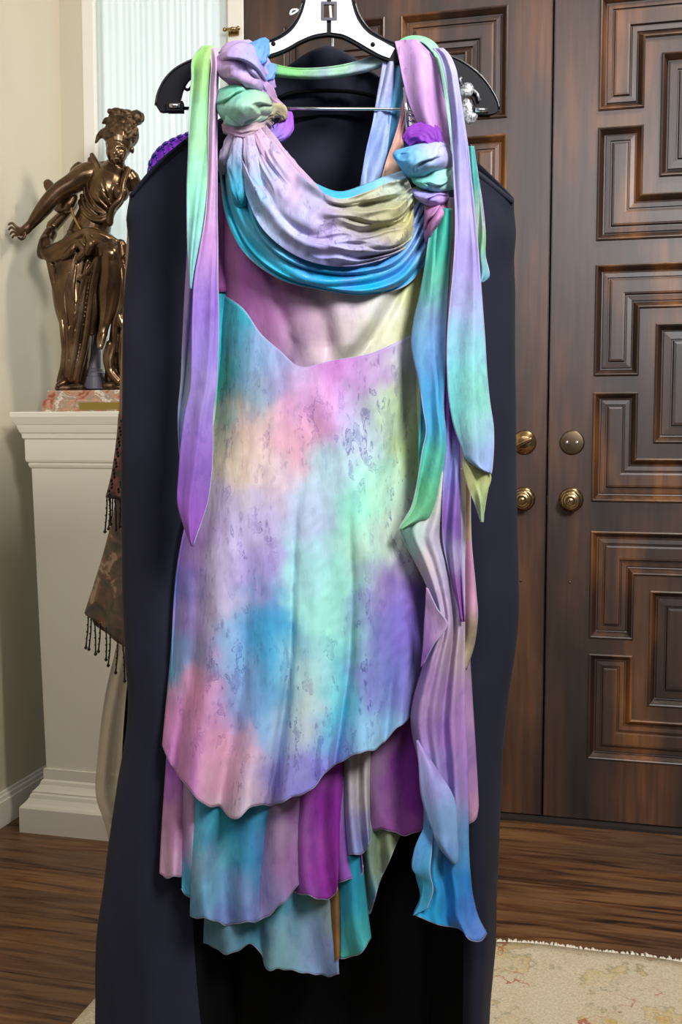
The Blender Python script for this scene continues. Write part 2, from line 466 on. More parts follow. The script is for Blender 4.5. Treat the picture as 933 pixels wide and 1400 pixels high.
# doors
def offset_poly(P, t):
    n = len(P); out = []
    for i in range(n):
        p0, p1, p2 = Vector(P[i - 1]), Vector(P[i]), Vector(P[(i + 1) % n])
        d1 = (p1 - p0).normalized(); d2 = (p2 - p1).normalized()
        n1 = Vector((-d1.y, d1.x)); n2 = Vector((-d2.y, d2.x))
        out.append(p1 + (n1 + n2) * t / (1 + n1.dot(n2)))
    return out
def panel_mesh(name, P, prof):
    bm = bmesh.new(); rings = []
    for t, h in prof:
        rings.append([bm.verts.new((q.x, -h, q.y)) for q in offset_poly(P, t)])
    n = len(P)
    for a_, b_ in zip(rings, rings[1:]):
        for i in range(n): bm.faces.new((a_[i], a_[(i + 1) % n], b_[(i + 1) % n], b_[i]))
    bm.faces.new(rings[-1])
    bmesh.ops.recalc_face_normals(bm, faces=bm.faces)
    me = bpy.data.meshes.new(name); bm.to_mesh(me); bm.free(); me.materials.append(panel_m); return me
US, LIMB, GAP = 0.657, 0.121, 0.046      # unit side, limb width, gap between the corner pieces
hL = (US - GAP) / 2
Lp = [(0, US), (0, US - hL), (LIMB, US - hL), (LIMB, US - LIMB), (hL, US - LIMB), (hL, US)]       # top-left piece, ccw
def flipx(P): return [(US - x, z) for x, z in P][::-1]
def flipz(P): return [(x, US - z) for x, z in P][::-1]
CS = 0.328; c0 = (US - CS) / 2
polys = {'tl': Lp, 'tr': flipx(Lp), 'bl': flipz(Lp), 'br': flipx(flipz(Lp)), 'c': [(c0, c0), (c0 + CS, c0), (c0 + CS, c0 + CS), (c0, c0 + CS)]}
prof_L = [(0, -0.02), (0, 0.006), (0.003, 0.0085), (0.006, 0.007), (0.009, 0.001), (0.017, -0.013), (0.021, -0.014), (0.0225, -0.008), (0.034, -0.007), (0.0355, -0.013), (0.0385, -0.013), (0.041, -0.004), (0.046, -0.003)]
prof_C = [(0, -0.02), (0, 0.006), (0.003, 0.0085), (0.006, 0.007), (0.009, 0.001), (0.017, -0.013), (0.021, -0.014), (0.0225, -0.008), (0.042, -0.007), (0.0435, -0.013), (0.0465, -0.013), (0.049, -0.005), (0.056, -0.004)]
pm = {k: panel_mesh('panel', P, prof_C if k == 'c' else prof_L) for k, P in polys.items()}
LEAF, DH = 0.902, 2.60
units = [0.192, 0.934, 1.658]
def make_leaf(name, u0):
    bm = bmesh.new(); edges = []
    def loop(P):
        v = [bm.verts.new((x, 0, z)) for x, z in P]
        for i in range(len(v)): edges.append(bm.edges.new((v[i], v[(i + 1) % len(v)])))
    loop([(0, 0.012), (LEAF, 0.012), (LEAF, DH), (0, DH)])
    for z in units:
        for P in polys.values(): loop([(0.1225 + x, z + zz) for x, zz in P])
    bmesh.ops.triangle_fill(bm, use_beauty=True, use_dissolve=False, edges=edges)
    for f in bm.faces:
        if f.normal.y > 0: f.normal_flip()
    me_f = bpy.data.meshes.new(name)
    # slab behind
    add_box(bm, 0, LEAF, 0.022, 0.05, 0.012, DH)
    add_box(bm, 0, 0.003, 0.0, 0.05, 0.012, DH); add_box(bm, LEAF - 0.003, LEAF, 0.0, 0.05, 0.012, DH)
    bm.to_mesh(me_f); bm.free()
    o = link(name, me_f, door_m, None, False)
    o.location = room(u0, 0, 0); o.rotation_euler = (0, 0, ANG); o['kind'] = 'structure'
    for z in units:
        for k in polys:
            p = bpy.data.objects.new('panel', pm[k]); COL.objects.link(p); p.parent = o; p.location = (0.1225, 0, z)
    return o
dl = make_leaf('door_1', -LEAF - 0.0015); dr = make_leaf('door_2', 0.003)
struct_box('trim_1', [(-0.02, 0.02, 0.03, 0.06, 0.0, DH)], groove_m)     # dark rebate behind the gap
struct_box('trim_2', [(-0.904, 0.93, -0.035, 0.06, 0.0, 0.0085)], simple('dark_threshold', '#2a2523', 0.5))

def lathe_part(name, prof, x, z, parent, mat, seg=32, y=0.0):
    bm = bmesh.new(); add_lathe(bm, prof, seg, Matrix.Translation((x, y, z)) @ Matrix.Rotation(math.pi / 2, 4, 'X'))
    return frombm(name, bm, mat, parent, True)
knob_prof = [(0, 0), (0.034, 0.0), (0.0345, 0.003), (0.031, 0.006), (0.029, 0.0085), (0.0245, 0.009), (0.015, 0.013), (0.013, 0.024), (0.017, 0.029), (0.026, 0.034), (0.0285, 0.042), (0.0265, 0.050), (0.021, 0.0545), (0.0195, 0.0535), (0.017, 0.0555), (0.010, 0.0575), (0.0085, 0.0565), (0.0065, 0.058), (0, 0.059)]
lathe_part('knob', knob_prof, 0.069 - 0.003, 0.937, dr, brass_m)
lathe_part('knob', knob_prof, LEAF - 0.064, 0.937, dl, brass_m)
bp = lathe_part('deadbolt_plate', [(0, 0), (0.034, 0), (0.0345, 0.004), (0.032, 0.0075), (0.030, 0.008), (0, 0.0082)], 0.069 - 0.003, 1.099, dr, brass_dark_m)
for s in (-1, 1):
    lathe_part('screw', [(0, 0), (0.0055, 0), (0.005, 0.002), (0, 0.003)], 0.066 + s * 0.0135, 1.099, bp, steel_m, 12, -0.0081)
tp = lathe_part('deadbolt_plate', [(0, 0), (0.034, 0), (0.0345, 0.004), (0.031, 0.008), (0.027, 0.0095), (0.02, 0.016), (0.017, 0.017), (0, 0.0172)], LEAF - 0.063, 1.099, dl, brass_m)
bm = bmesh.new(); add_box(bm, -0.026, 0.026, -0.032, -0.015, -0.0055, 0.0055, 0.003)
t_ = frombm('thumb_turn', bm, brass_m, tp, True); t_.location = (LEAF - 0.063, 0, 1.099); t_.rotation_euler = (0, math.radians(-28), 0)
for (x, par) in ((0.066, dr), (LEAF - 0.068, dl)):
    lathe_part('screw', [(0, 0), (0.0042, 0), (0.0035, 0.0018), (0, 0.0025)], x, 0.700, par, brass_dark_m, 12)
for z in (1.098, 0.935):
    bm = bmesh.new(); add_box(bm, -0.0012, 0.0012, -0.0005, 0.02, z - 0.012, z + 0.012)
    frombm('latch_plate', bm, brass_m, dr)

# sheer curtain
cur, nt, b = newmat('sheer_curtain')
b.inputs['Base Color'].default_value = (*lin('#f2f6f5'), 1); b.inputs['Roughness'].default_value = 0.9
tr = N(nt, 'ShaderNodeBsdfTranslucent'); tr.inputs[0].default_value = (*lin('#e6f4f4'), 1)
ms = N(nt, 'ShaderNodeMixShader'); ms.inputs[0].default_value = 0.5
nt.links.new(b.outputs[0], ms.inputs[1]); nt.links.new(tr.outputs[0], ms.inputs[2]); nt.links.new(ms.outputs[0], nt.nodes['Material Output'].inputs[0])
nuc = 400
uu = np.linspace(-1.395, -0.952, nuc)
dd = 0.006 * np.sin(uu * 2 * math.pi / 0.021 + 1.5 * np.sin(uu * 40)) + 0.004 * np.sin(uu * 2 * math.pi / 0.047 + 2 * np.sin(uu * 13))
Vc = np.zeros((2, nuc, 3))
for k, z in enumerate((0.18, 2.53)):
    for i in range(nuc):
        Vc[k, i] = room(uu[i], -0.016 + dd[i] * 0.28, z)
cu = link('sheer_curtain', gridmesh('sheer_curtain', Vc), cur)
tag(cu, 'pale blue-white sheer gathered curtain over the tall sidelight window', 'curtain')
# brass bracket on the window casing
cb = empty('curtain_bracket', room(-0.934, 0.002, 2.312), ANG)
tag(cb, 'small brass bracket on the white casing beside the dark door', 'bracket')
bm = bmesh.new(); add_box(bm, -0.017, 0.017, -0.004, 0.0, -0.010, 0.010, 0.002); frombm('back_plate', bm, brass_m, cb)
bm = bmesh.new(); add_tube(bm, [(-0.022, -0.02, 0.004), (0.02, -0.02, 0.004)], 0.0045, 10); add_tube(bm, [(-0.006, -0.004, 0.002), (-0.006, -0.02, 0.004)], 0.004, 8); frombm('arm', bm, brass_m, cb, True)
for x in (-0.022, 0.002, 0.02):
    bm = bmesh.new(); bmesh.ops.create_uvsphere(bm, u_segments=12, v_segments=8, radius=0.0065); s_ = frombm('finial', bm, brass_m, cb, True); s_.location = (x, -0.02, 0.004)

# rug with fringe
def rugmat():
    m, nt, b = newmat('faded_oriental_rug')
    tc = N(nt, 'ShaderNodeTexCoord')
    wn = N(nt, 'ShaderNodeTexNoise'); wn.inputs['Scale'].default_value = 38; nt.links.new(tc.outputs['Object'], wn.inputs['Vector'])
    wv = N(nt, 'ShaderNodeVectorMath', operation='MULTIPLY_ADD'); nt.links.new(wn.outputs['Color'], wv.inputs[0]); wv.inputs[1].default_value = (0.07, 0.07, 0.07); nt.links.new(tc.outputs['Object'], wv.inputs[2])
    vo = N(nt, 'ShaderNodeTexVoronoi'); vo.inputs['Scale'].default_value = 9.5; nt.links.new(wv.outputs[0], vo.inputs['Vector'])
    dcol = vo.outputs['Distance']
    cen = ramp(nt, dcol, [(0.0, '#cfa94e'), (0.12, '#d2b878'), (0.17, '#a9a48c'), (0.20, '#d8caa4'), (0.36, '#d4bd8c'), (0.40, '#a8a488'), (0.44, '#d9ccb2'), (1.0, '#dccfb8')])
    v2 = N(nt, 'ShaderNodeTexVoronoi', feature='DISTANCE_TO_EDGE'); v2.inputs['Scale'].default_value = 6.5; nt.links.new(wv.outputs[0], v2.inputs['Vector'])
    rl = ramp(nt, v2.outputs['Distance'], [(0.0, 1.0), (0.012, 1.0), (0.022, 0.0)])
    mk = ramp(nt, tex(nt, 7, 1.0), [(0.5, 0.0), (0.56, 0.8)])
    mm = N(nt, 'ShaderNodeMath', operation='MULTIPLY'); nt.links.new(rl, mm.inputs[0]); nt.links.new(mk, mm.inputs[1])
    c = mix(nt, mm.outputs[0], cen, '#b5533c')
    n = tex(nt, 5, 4.0)
    v3 = N(nt, 'ShaderNodeTexVoronoi'); v3.inputs['Scale'].default_value = 24.0; nt.links.new(wv.outputs[0], v3.inputs['Vector'])
    sm_ = ramp(nt, v3.outputs['Distance'], [(0.0, '#c4916a'), (0.10, '#cdb98c'), (0.22, '#9fa08c'), (0.26, '#d8cab0'), (1.0, '#d8cab0')])
    c = mix(nt, ramp(nt, tex(nt, 9, 2.0), [(0.46, 0.0), (0.54, 0.75)]), c, sm_)
    c = mix(nt, ramp(nt, n, [(0.48, 0.0), (0.75, 0.45)]), c, '#d9ccb4')
    c = mix(nt, 0.5, c, ramp(nt, tex(nt, 220, 2.0), [(0.3, '#b8a890'), (0.7, '#ffffff')]), 'MULTIPLY')
    nt.links.new(c, b.inputs['Base Color']); b.inputs['Roughness'].default_value = 0.95
    bump(nt, b, tex(nt, 260, 2.0), 0.4, 0.003)
    return m
rug_m = rugmat()
# rug frame: local x along door wall, far edge at y=0 local
RU0, RY = -0.793, -0.812
rug = empty('rug', room(0, 0, 0), ANG)
tag(rug, 'faded cream oriental rug with floral pattern and white fringe', 'rug')
nx, ny = 90, 60
Vr = np.zeros((ny, nx, 3))
for j in range(ny):
    for i in range(nx):
        x = RU0 + (2.5 - RU0) * i / (nx - 1); y = RY - 1.9 * (j / (ny - 1))
        wob = 0.006 * math.sin(x * 9) + 0.004 * math.sin(x * 23 + 1)
        y += wob * max(0, 1 - j / 6.0)
        z = 0.0075 + 0.004 * max(0, 1 - j / 5.0) * max(0, math.sin(x * 7.0 + 0.6))
        Vr[j, i] = (x, y, z)
rp_ = link('rug_body', gridmesh('rug_body', Vr), rug_m, rug); solidify(rp_, 0.007, -1)
red_m = simple('rug_red_edge', '#b06048', 0.9)
edge = Vr[0]
bm = bmesh.new(); add_tube(bm, [(p[0], p[1] - 0.004, p[2] + 0.002) for p in edge], 0.0028, 6); add_tube(bm, [(p[0] + 0.004, p[1], p[2] + 0.0006) for p in Vr[:, 0]], 0.0045, 6)
frombm('red_border', bm, red_m, rug, True)
bm = bmesh.new(); add_box(bm, 0.30, 2.4, RY - 0.215, RY - 0.19, 0.0070, 0.0083); frombm('red_stripe', bm, red_m, rug)
fr_m = simple('fringe_cotton', '#efe8da', 0.95)
bm = bmesh.new(); rf = random.Random(5)
x = RU0
while x < 1.6:
    t = (x - RU0) / (2.5 - RU0) * (nx - 1); i = min(int(t), nx - 2); f = t - i
    yb = edge[i][1] * (1 - f) + edge[i + 1][1] * f; zb = edge[i][2] * (1 - f) + edge[i + 1][2] * f
    L = rf.uniform(0.026, 0.042); sx = rf.uniform(-0.008, 0.008)
    add_tube(bm, [(x, yb - 0.002, zb), (x + sx * 0.4, yb + L * 0.5, zb * 0.8 + 0.003), (x + sx, yb + L, 0.004)], [0.0030, 0.0030, 0.0018], 4)
    x += 0.0042
fo = frombm('fringe', bm, fr_m, rug, True); fo['kind'] = 'stuff'

# ------------------------------------------------------------------ pedestal
pc = room(-1.194, 0.2425, 0)
ped = empty('pedestal', pc, ANG); tag(ped, 'cream painted wooden pedestal with moulded cap and stepped base', 'pedestal')
def sq_loft(name, prof, parent, mat, dshrink=0.012):
    bm = bmesh.new(); rings = []
    for w_, z in prof:
        d_ = w_ - dshrink
        yc = -0.0098 + 0.0  # keep the back clear of the wall
        rings.append([bm.verts.new(p) for p in ((-w_, -w_ + 0.01, z), (w_, -w_ + 0.01, z), (w_, d_ + yc * 0 - 0.002, z), (-w_, d_ - 0.002, z))])
    for a_, b_ in zip(rings, rings[1:]):
        for i in range(4): bm.faces.new((a_[i], a_[(i + 1) % 4], b_[(i + 1) % 4], b_[i]))
    bm.faces.new(rings[0][::-1]); bm.faces.new(rings[-1])
    return frombm(name, bm, mat, parent)
sq_loft('base', [(0.233, 0.0), (0.233, 0.070), (0.229, 0.076), (0.222, 0.082), (0.213, 0.094), (0.210, 0.104), (0.206, 0.108), (0.206, 0.112), (0.199, 0.118), (0.191, 0.128), (0.188, 0.138), (0.183, 0.142), (0.183, 0.172)], ped, ped_m)
sq_loft('shaft', [(0.1765, 0.1722), (0.193, 1.028)], ped, ped_m)
sq_loft('frieze', [(0.193, 1.0282), (0.197, 1.031), (0.200, 1.038), (0.198, 1.044), (0.2025, 1.046), (0.205, 1.052), (0.2055, 1.108)], ped, ped_m)
sq_loft('cap', [(0.206, 1.1082), (0.210, 1.112), (0.211, 1.120), (0.2115, 1.124), (0.215, 1.128), (0.219, 1.140), (0.221, 1.148), (0.223, 1.150), (0.226, 1.156), (0.231, 1.166), (0.233, 1.170), (0.2335, 1.182), (0.231, 1.184)], ped, ped_m)

# ------------------------------------------------------------------ bronze statue
YS = 3.075
def S(px, py, d=0.0): return Vector(W(px, py, d, YS))
PXM = YS / FPX
st = empty('statue', tuple(room(-1.194, 0.2425, 1.184)), ANG)
tag(st, 'bronze statue of a draped woman stretching one arm back, on a marble base', 'statue')
sq_loft('marble_base', [(0.168, 0.0), (0.170, 0.004), (0.170, 0.030), (0.166, 0.034), (0.160, 0.036), (0.160, 0.056), (0.157, 0.060)], st, marble_m, 0.03)
bm = bmesh.new(); add_box(bm, -0.055, 0.075, -0.1625, -0.160, 0.006, 0.026, 0.001); frombm('brass_plaque', bm, simple('brass_plaque', '#9c8a48', 0.3, 0.9), st)

def chain(bm, pts, seg=26, flat=None):
    """closed tapering limb through (x, y, depth, radius[, flatten]) in px of the statue plane"""
    P = spl(np.array([p[:4] for p in pts], float), max(12, len(pts) * 9))
    cs = [S(p[0], p[1], p[2]) for p in P]; rs = [p[3] * PXM for p in P]
    # round end caps
    t0 = (cs[0] - cs[1]).normalized(); t1 = (cs[-1] - cs[-2]).normalized()
    C = [cs[0] + t0 * rs[0] * 0.95, cs[0] + t0 * rs[0] * 0.7] + cs + [cs[-1] + t1 * rs[-1] * 0.7, cs[-1] + t1 * rs[-1] * 0.95]
    Rr = [rs[0] * 0.25, rs[0] * 0.7] + rs + [rs[-1] * 0.7, rs[-1] * 0.25]
    add_tube(bm, C, Rr, seg)
BALL = [(math.sin(math.pi * k / 11) if 0 < k < 11 else 0, -math.cos(math.pi * k / 11)) for k in range(12)]
def ball(bm, x, y, d, rx, ry, rd, rot=0.0):
    m = Matrix.Translation(S(x, y, d)) @ Matrix.Rotation(rot, 4, 'Y') @ Matrix.Diagonal((rx * PXM, rd, ry * PXM, 1))
    add_lathe(bm, BALL, 18, m)
def remesh(name, bm, vox, mat, parent, smooth=4, dents=()):
    me = bpy.data.meshes.new(name + '_raw'); bm.to_mesh(me); bm.free()
    o = bpy.data.objects.new(name + '_raw', me); COL.objects.link(o)
    m = o.modifiers.new('r', 'REMESH'); m.mode = 'VOXEL'; m.voxel_size = vox
    s_ = o.modifiers.new('s', 'SMOOTH'); s_.factor = 0.5; s_.iterations = smooth
    dg = bpy.context.evaluated_depsgraph_get(); dg.update()
    me2 = bpy.data.meshes.new_from_object(o.evaluated_get(dg)); me2.name = name
    bpy.data.objects.remove(o)
    me2.materials.clear()
    if dents:                                    # press eye sockets and the line of the mouth into the face
        n_ = len(me2.vertices); co_ = np.empty(n_ * 3); me2.vertices.foreach_get('co', co_); co_ = co_.reshape(-1, 3)
        for (x, y, d, rx, ry, push) in dents:
            c_ = np.array(S(x, y, d))
            w_ = np.exp(-((co_[:, 0] - c_[0]) / (rx * PXM)) ** 2 - ((co_[:, 2] - c_[2]) / (ry * PXM)) ** 2) * (co_[:, 1] < c_[1] + 0.03)
            co_[:, 1] += push * w_
        me2.vertices.foreach_set('co', co_.ravel()); me2.update()
    o2 = link(name, me2, mat); keep(o2, parent); return o2

bm = bmesh.new()
# torso, leaning: hips -> waist -> chest -> shoulders
chain(bm, [(118, 345, 0, 27), (122, 322, 0, 28), (129, 300, 0, 24), (137, 280, 0, 23), (146, 260, -0.01, 27), (151, 244, 0, 25), (156, 234, 0.005, 18)])
chain(bm, [(126, 236, 0.0, 13), (150, 236, 0.01, 15), (177, 243, 0.01, 12)])          # shoulder girdle
ball(bm, 139, 262, -0.045, 12, 12, 0.024); ball(bm, 164, 264, -0.040, 12, 12, 0.024)   # bust
chain(bm, [(157, 240, 0, 11), (160, 226, -0.008, 9.5), (162, 212, -0.012, 10)])         # neck
# head and face, bowed
ball(bm, 163, 193, -0.010, 18, 25, 0.046, 0.12); ball(bm, 160, 207, -0.025, 14.5, 17, 0.034, 0.1)
ball(bm, 158.5, 218, -0.036, 7, 5.5, 0.018)
chain(bm, [(157.5, 200, -0.054, 1.9), (156.5, 206, -0.059, 2.2), (156, 209.5, -0.062, 2.7)])   # nose
chain(bm, [(149, 200, -0.048, 2.0), (156, 199.5, -0.054, 1.6), (167, 201, -0.050, 2.0)])       # brow
ball(bm, 150.5, 209, -0.045, 4.2, 4.2, 0.010); ball(bm, 165, 211, -0.045, 4.4, 4.4, 0.010)   # cheeks
ball(bm, 181, 205, -0.002, 2.6, 5, 0.009)
# right arm stretched out to the left
chain(bm, [(130, 237, -0.01, 16), (118, 240, -0.015, 16.5), (100, 251, -0.02, 14), (80, 263, -0.028, 12), (70, 273, -0.03, 11.5), (55, 291, -0.034, 9.5), (41, 309, -0.037, 6)])
chain(bm, [(41, 308, -0.037, 6), (34, 315, -0.038, 6.5), (29, 318, -0.038, 5.5)])
for f in ([(31, 314, -0.044, 2.0), (22, 310, -0.048, 1.9), (16, 305, -0.048, 1.7), (12, 307, -0.046, 1.5)],
          [(30, 316, -0.040, 2.0), (21, 314, -0.042, 1.9), (15, 311, -0.042, 1.7), (12, 314, -0.040, 1.5)],
          [(29, 318, -0.034, 2.0), (21, 318, -0.034, 1.9), (17, 317, -0.034, 1.7), (14, 320, -0.033, 1.5)],
          [(29, 320, -0.029, 1.9), (23, 322, -0.028, 1.7), (19, 322, -0.028, 1.5), (17, 325, -0.027, 1.4)],
          [(34, 319, -0.046, 2.2), (33, 325, -0.050, 2.0), (29, 327, -0.051, 1.9), (25, 325, -0.051, 1.6)]):
    chain(bm, f, 8)
# left arm going back behind the body
chain(bm, [(178, 243, 0.01, 12), (186, 262, 0.03, 11), (188, 284, 0.05, 9), (180, 300, 0.06, 8)])
# bent leg: thigh towards the viewer, shin hanging, foot pointing down
chain(bm, [(128, 335, 0.0, 24), (142, 338, -0.05, 20), (151, 345, -0.10, 15)])
chain(bm, [(151, 343, -0.10, 14), (152, 358, -0.10, 13), (152, 378, -0.088, 14), (150, 400, -0.08, 14.5), (147, 425, -0.075, 10.5), (142, 448, -0.072, 6.8), (140, 458, -0.075, 6.5)])
chain(bm, [(140, 456, -0.074, 6.5), (138, 465, -0.084, 6.2), (137, 474, -0.094, 4.5)])
ball(bm, 151, 347, -0.115, 11, 12, 0.02)
# standing leg under the skirt and its foot
chain(bm, [(110, 340, 0, 28), (103, 370, -0.01, 27), (101, 400, -0.02, 22), (104, 425, -0.028, 18), (104, 455, -0.02, 15), (100, 490, -0.015, 14), (98, 512, -0.015, 14)])
chain(bm, [(94, 519, -0.03, 7), (86, 524, -0.055, 6), (80, 527, -0.07, 4)])
remesh('figure', bm, 0.0014, bronze_m, st, 5, [(152.2, 203.6, -.05, 3.4, 2.2, .0055), (164.2, 204.6, -.05, 3.6, 2.2, .0055), (152.2, 204.3, -.05, 2.3, 1.2, -.0032), (164, 205.3, -.05, 2.4, 1.2, -.0032), (157.3, 214.0, -.05, 3.4, 1.0, -.0022), (157.5, 215.6, -.05, 4.4, .8, .0042), (157.5, 217.2, -.05, 2.9, 1.1, -.0026), (157.6, 219.4, -.05, 3.2, 1.0, .0022)])

# drapery
bm = bmesh.new()
# skirt mass around the standing leg
chain(bm, [(112, 350, 0.005, 30), (99, 385, -0.003, 27), (100, 420, -0.008, 24.5), (106, 455, -0.003, 20), (104, 490, 0.0, 20), (100, 518, 0.0, 19)])
folds = [
 [(68, 352, -0.02, 6), (74, 385, -0.035, 5), (82, 420, -0.04, 4), (86, 455, -0.04, 4), (88, 490, -0.035, 4), (83, 522, -0.03, 6)],
 [(95, 372, -0.062, 3), (88, 400, -0.058, 3.5), (90, 430, -0.055, 3.5), (94, 470, -0.045, 4), (92, 520, -0.04, 5)],
 [(128, 358, -0.07, 4), (118, 385, -0.062, 4), (112, 420, -0.058, 4.5), (106, 460, -0.052, 4), (97, 515, -0.045, 5)],
 [(135, 352, -0.08, 4), (127, 390, -0.065, 4.5), (122, 430, -0.055, 5), (116, 470, -0.045, 5), (104, 520, -0.04, 6)],
 [(140, 352, -0.08, 3.5), (131, 395, -0.06, 4.5), (130, 430, -0.05, 4.5), (126, 455, -0.04, 4)],
 [(133, 350, -0.08, 3), (122, 370, -0.075, 3), (108, 382, -0.07, 2.5)],
 # sash and swag round the hips
 [(62, 330, -0.01, 9), (66, 345, -0.03, 10), (80, 340, -0.05, 9), (100, 328, -0.07, 8), (120, 318, -0.08, 7), (140, 322, -0.09, 6), (158, 332, -0.08, 6)],
 [(60, 345, -0.0, 8), (72, 352, -0.03, 8), (90, 345, -0.06, 7), (112, 332, -0.075, 6), (135, 330, -0.095, 5), (160, 342, -0.09, 5)],
 [(70, 318, 0.02, 9), (62, 332, 0.0, 9), (58, 347, -0.01, 8)],
 [(72, 310, 0.04, 9), (85, 296, 0.04, 8), (98, 280, 0.04, 9)],
 [(96, 318, -0.05, 5), (106, 330, -0.075, 6), (114, 345, -0.085, 5), (108, 352, -0.085, 5)],
 [(118, 318, -0.08, 4), (124, 332, -0.095, 6), (120, 345, -0.095, 5)],
 [(103, 335, -0.08, 4), (96, 345, -0.078, 5), (86, 352, -0.06, 5)],
 # bodice folds and shoulder strap
 [(126, 212, -0.008, 3.5), (132, 224, -0.034, 4), (137, 238, -0.052, 3), (144, 254, -0.070, 2.2), (152, 272, -0.062, 2)],
 [(123, 218, -0.012, 3.5), (129, 232, -0.038, 3), (134, 248, -0.058, 2.2), (141, 264, -0.071, 2), (150, 278, -0.06, 2)],
 [(121, 224, -0.014, 3), (125, 240, -0.036, 2.6), (129, 256, -0.052, 2.2), (136, 272, -0.064, 2), (146, 284, -0.058, 2)],
 [(118, 236, -0.02, 3), (120, 252, -0.036, 2.4), (124, 268, -0.048, 2.2), (132, 281, -0.056, 2), (144, 290, -0.054, 2)],
 [(115, 252, -0.02, 3), (117, 268, -0.036, 2.4), (124, 281, -0.05, 2.2), (136, 290, -0.056, 2), (148, 293, -0.05, 2.4)],
 [(112, 268, -0.02, 3.5), (116, 282, -0.04, 2.6), (126, 292, -0.052, 2.4), (138, 297, -0.056, 2.4), (150, 292, -0.05, 3)],
 [(110, 276, -0.02, 4), (114, 290, -0.042, 3), (124, 299, -0.052, 3), (138, 302, -0.054, 3), (150, 296, -0.05, 3)],
 [(174, 232, -0.02, 5), (168, 250, -0.048, 4), (164, 272, -0.06, 4), (154, 284, -0.06, 4), (150, 305, -0.05, 5)],
 [(108, 228, 0.03, 7), (103, 236, 0.035, 8), (106, 246, 0.035, 8)],
 [(66, 252, 0.02, 7), (72, 262, 0.02, 8), (80, 276, 0.02, 9), (92, 272, 0.02, 8), (100, 264, 0.02, 7)],
 [(80, 284, 0.02, 7), (92, 282, 0.0, 8), (100, 270, -0.0, 7)],
 # drapery falling beside the bent leg
 [(165, 335, -0.06, 8), (170, 370, -0.05, 9), (172, 410, -0.04, 10), (170, 450, -0.03, 11), (168, 490, -0.02, 12), (166, 522, -0.02, 12)],
 [(162, 350, -0.09, 4), (167, 385, -0.085, 5), (164, 420, -0.075, 5), (158, 440, -0.07, 5), (156, 470, -0.06, 5), (150, 500, -0.06, 6), (160, 524, -0.05, 7)],
 [(172, 350, -0.08, 4), (176, 400, -0.07, 5), (172, 440, -0.07, 5), (166, 470, -0.06, 5), (170, 524, -0.05, 6)],
 [(158, 395, -0.06, 4), (160, 420, -0.07, 5), (168, 445, -0.07, 5), (180, 460, -0.06, 5)],
 [(150, 470, -0.06, 5), (146, 485, -0.06, 5), (152, 510, -0.06, 6), (162, 522, -0.06, 6)],
 [(168, 400, 0.0, 12), (166, 440, 0.0, 14), (163, 480, 0.0, 16), (160, 522, -0.01, 18)],
 [(150, 355, -0.07, 5), (140, 400, -0.03, 7), (138, 440, -0.02, 7), (136, 462, -0.02, 4)],
 [(78, 360, -0.04, 3), (84, 395, -0.052, 3), (93, 440, -0.05, 3), (99, 490, -0.045, 3.5), (96, 520, -0.045, 4)],
 [(104, 362, -0.068, 2.5), (100, 395, -0.068, 3), (100, 430, -0.062, 3), (99, 470, -0.052, 3)],
 [(120, 356, -0.075, 2.5), (110, 400, -0.066, 3), (104, 440, -0.058, 3)],
 [(195, 330, 0.0, 20), (198, 400, 0.0, 22), (196, 470, 0.0, 22), (192, 520, 0.0, 24)],
]
for f in folds: chain(bm, f, 12)
remesh('drapery', bm, 0.0022, bronze_m, st, 2)
# hair
bm = bmesh.new(); rh = random.Random(11)
ball(bm, 166, 184, 0.006, 24, 20, 0.048); ball(bm, 165, 170, 0.004, 20, 11, 0.04)
ball(bm, 187, 161, 0.0, 9.5, 10, 0.022); ball(bm, 160, 155, 0, 10, 7, 0.024); ball(bm, 174, 157, 0, 9, 7, 0.022)
chain(bm, [(152, 180, -0.03, 6), (143, 182, -0.025, 6.5), (136, 186, -0.02, 4), (131, 195, -0.02, 1.5)])
ball(bm, 160, 189, -0.022, 19, 9, 0.034, 0.1)
chain(bm, [(152, 168, -0.01, 5), (146, 165, -0.01, 4.5), (141, 168, -0.01, 2)])
for k in range(150):
    a_ = rh.uniform(-0.25 * math.pi, 1.25 * math.pi); x = 166 + math.cos(a_) * rh.uniform(8, 22); y = 181 - math.sin(a_) * rh.uniform(2, 17)
    y = min(y, 200 if x > 174 else 195)
    dd_ = -0.046 * math.sqrt(max(0.05, 1 - ((x - 166) / 25) ** 2 - ((y - 182) / 24) ** 2)) + 0.002
    rr = rh.uniform(2.2, 3.6)
    ball(bm, x, y, dd_, rr, rr, rr * PXM)
for k in range(16):
    a_ = rh.uniform(0, 2 * math.pi); ball(bm, 187 + 8 * math.cos(a_), 161 + 8 * math.sin(a_), -0.012, 3, 3, 0.007)
    ball(bm, 162 + rh.uniform(-14, 16), 156 + rh.uniform(-6, 5), -0.018, 3.4, 2.6, 0.007)
remesh('hair', bm, 0.0022, hair_m, st, 1)
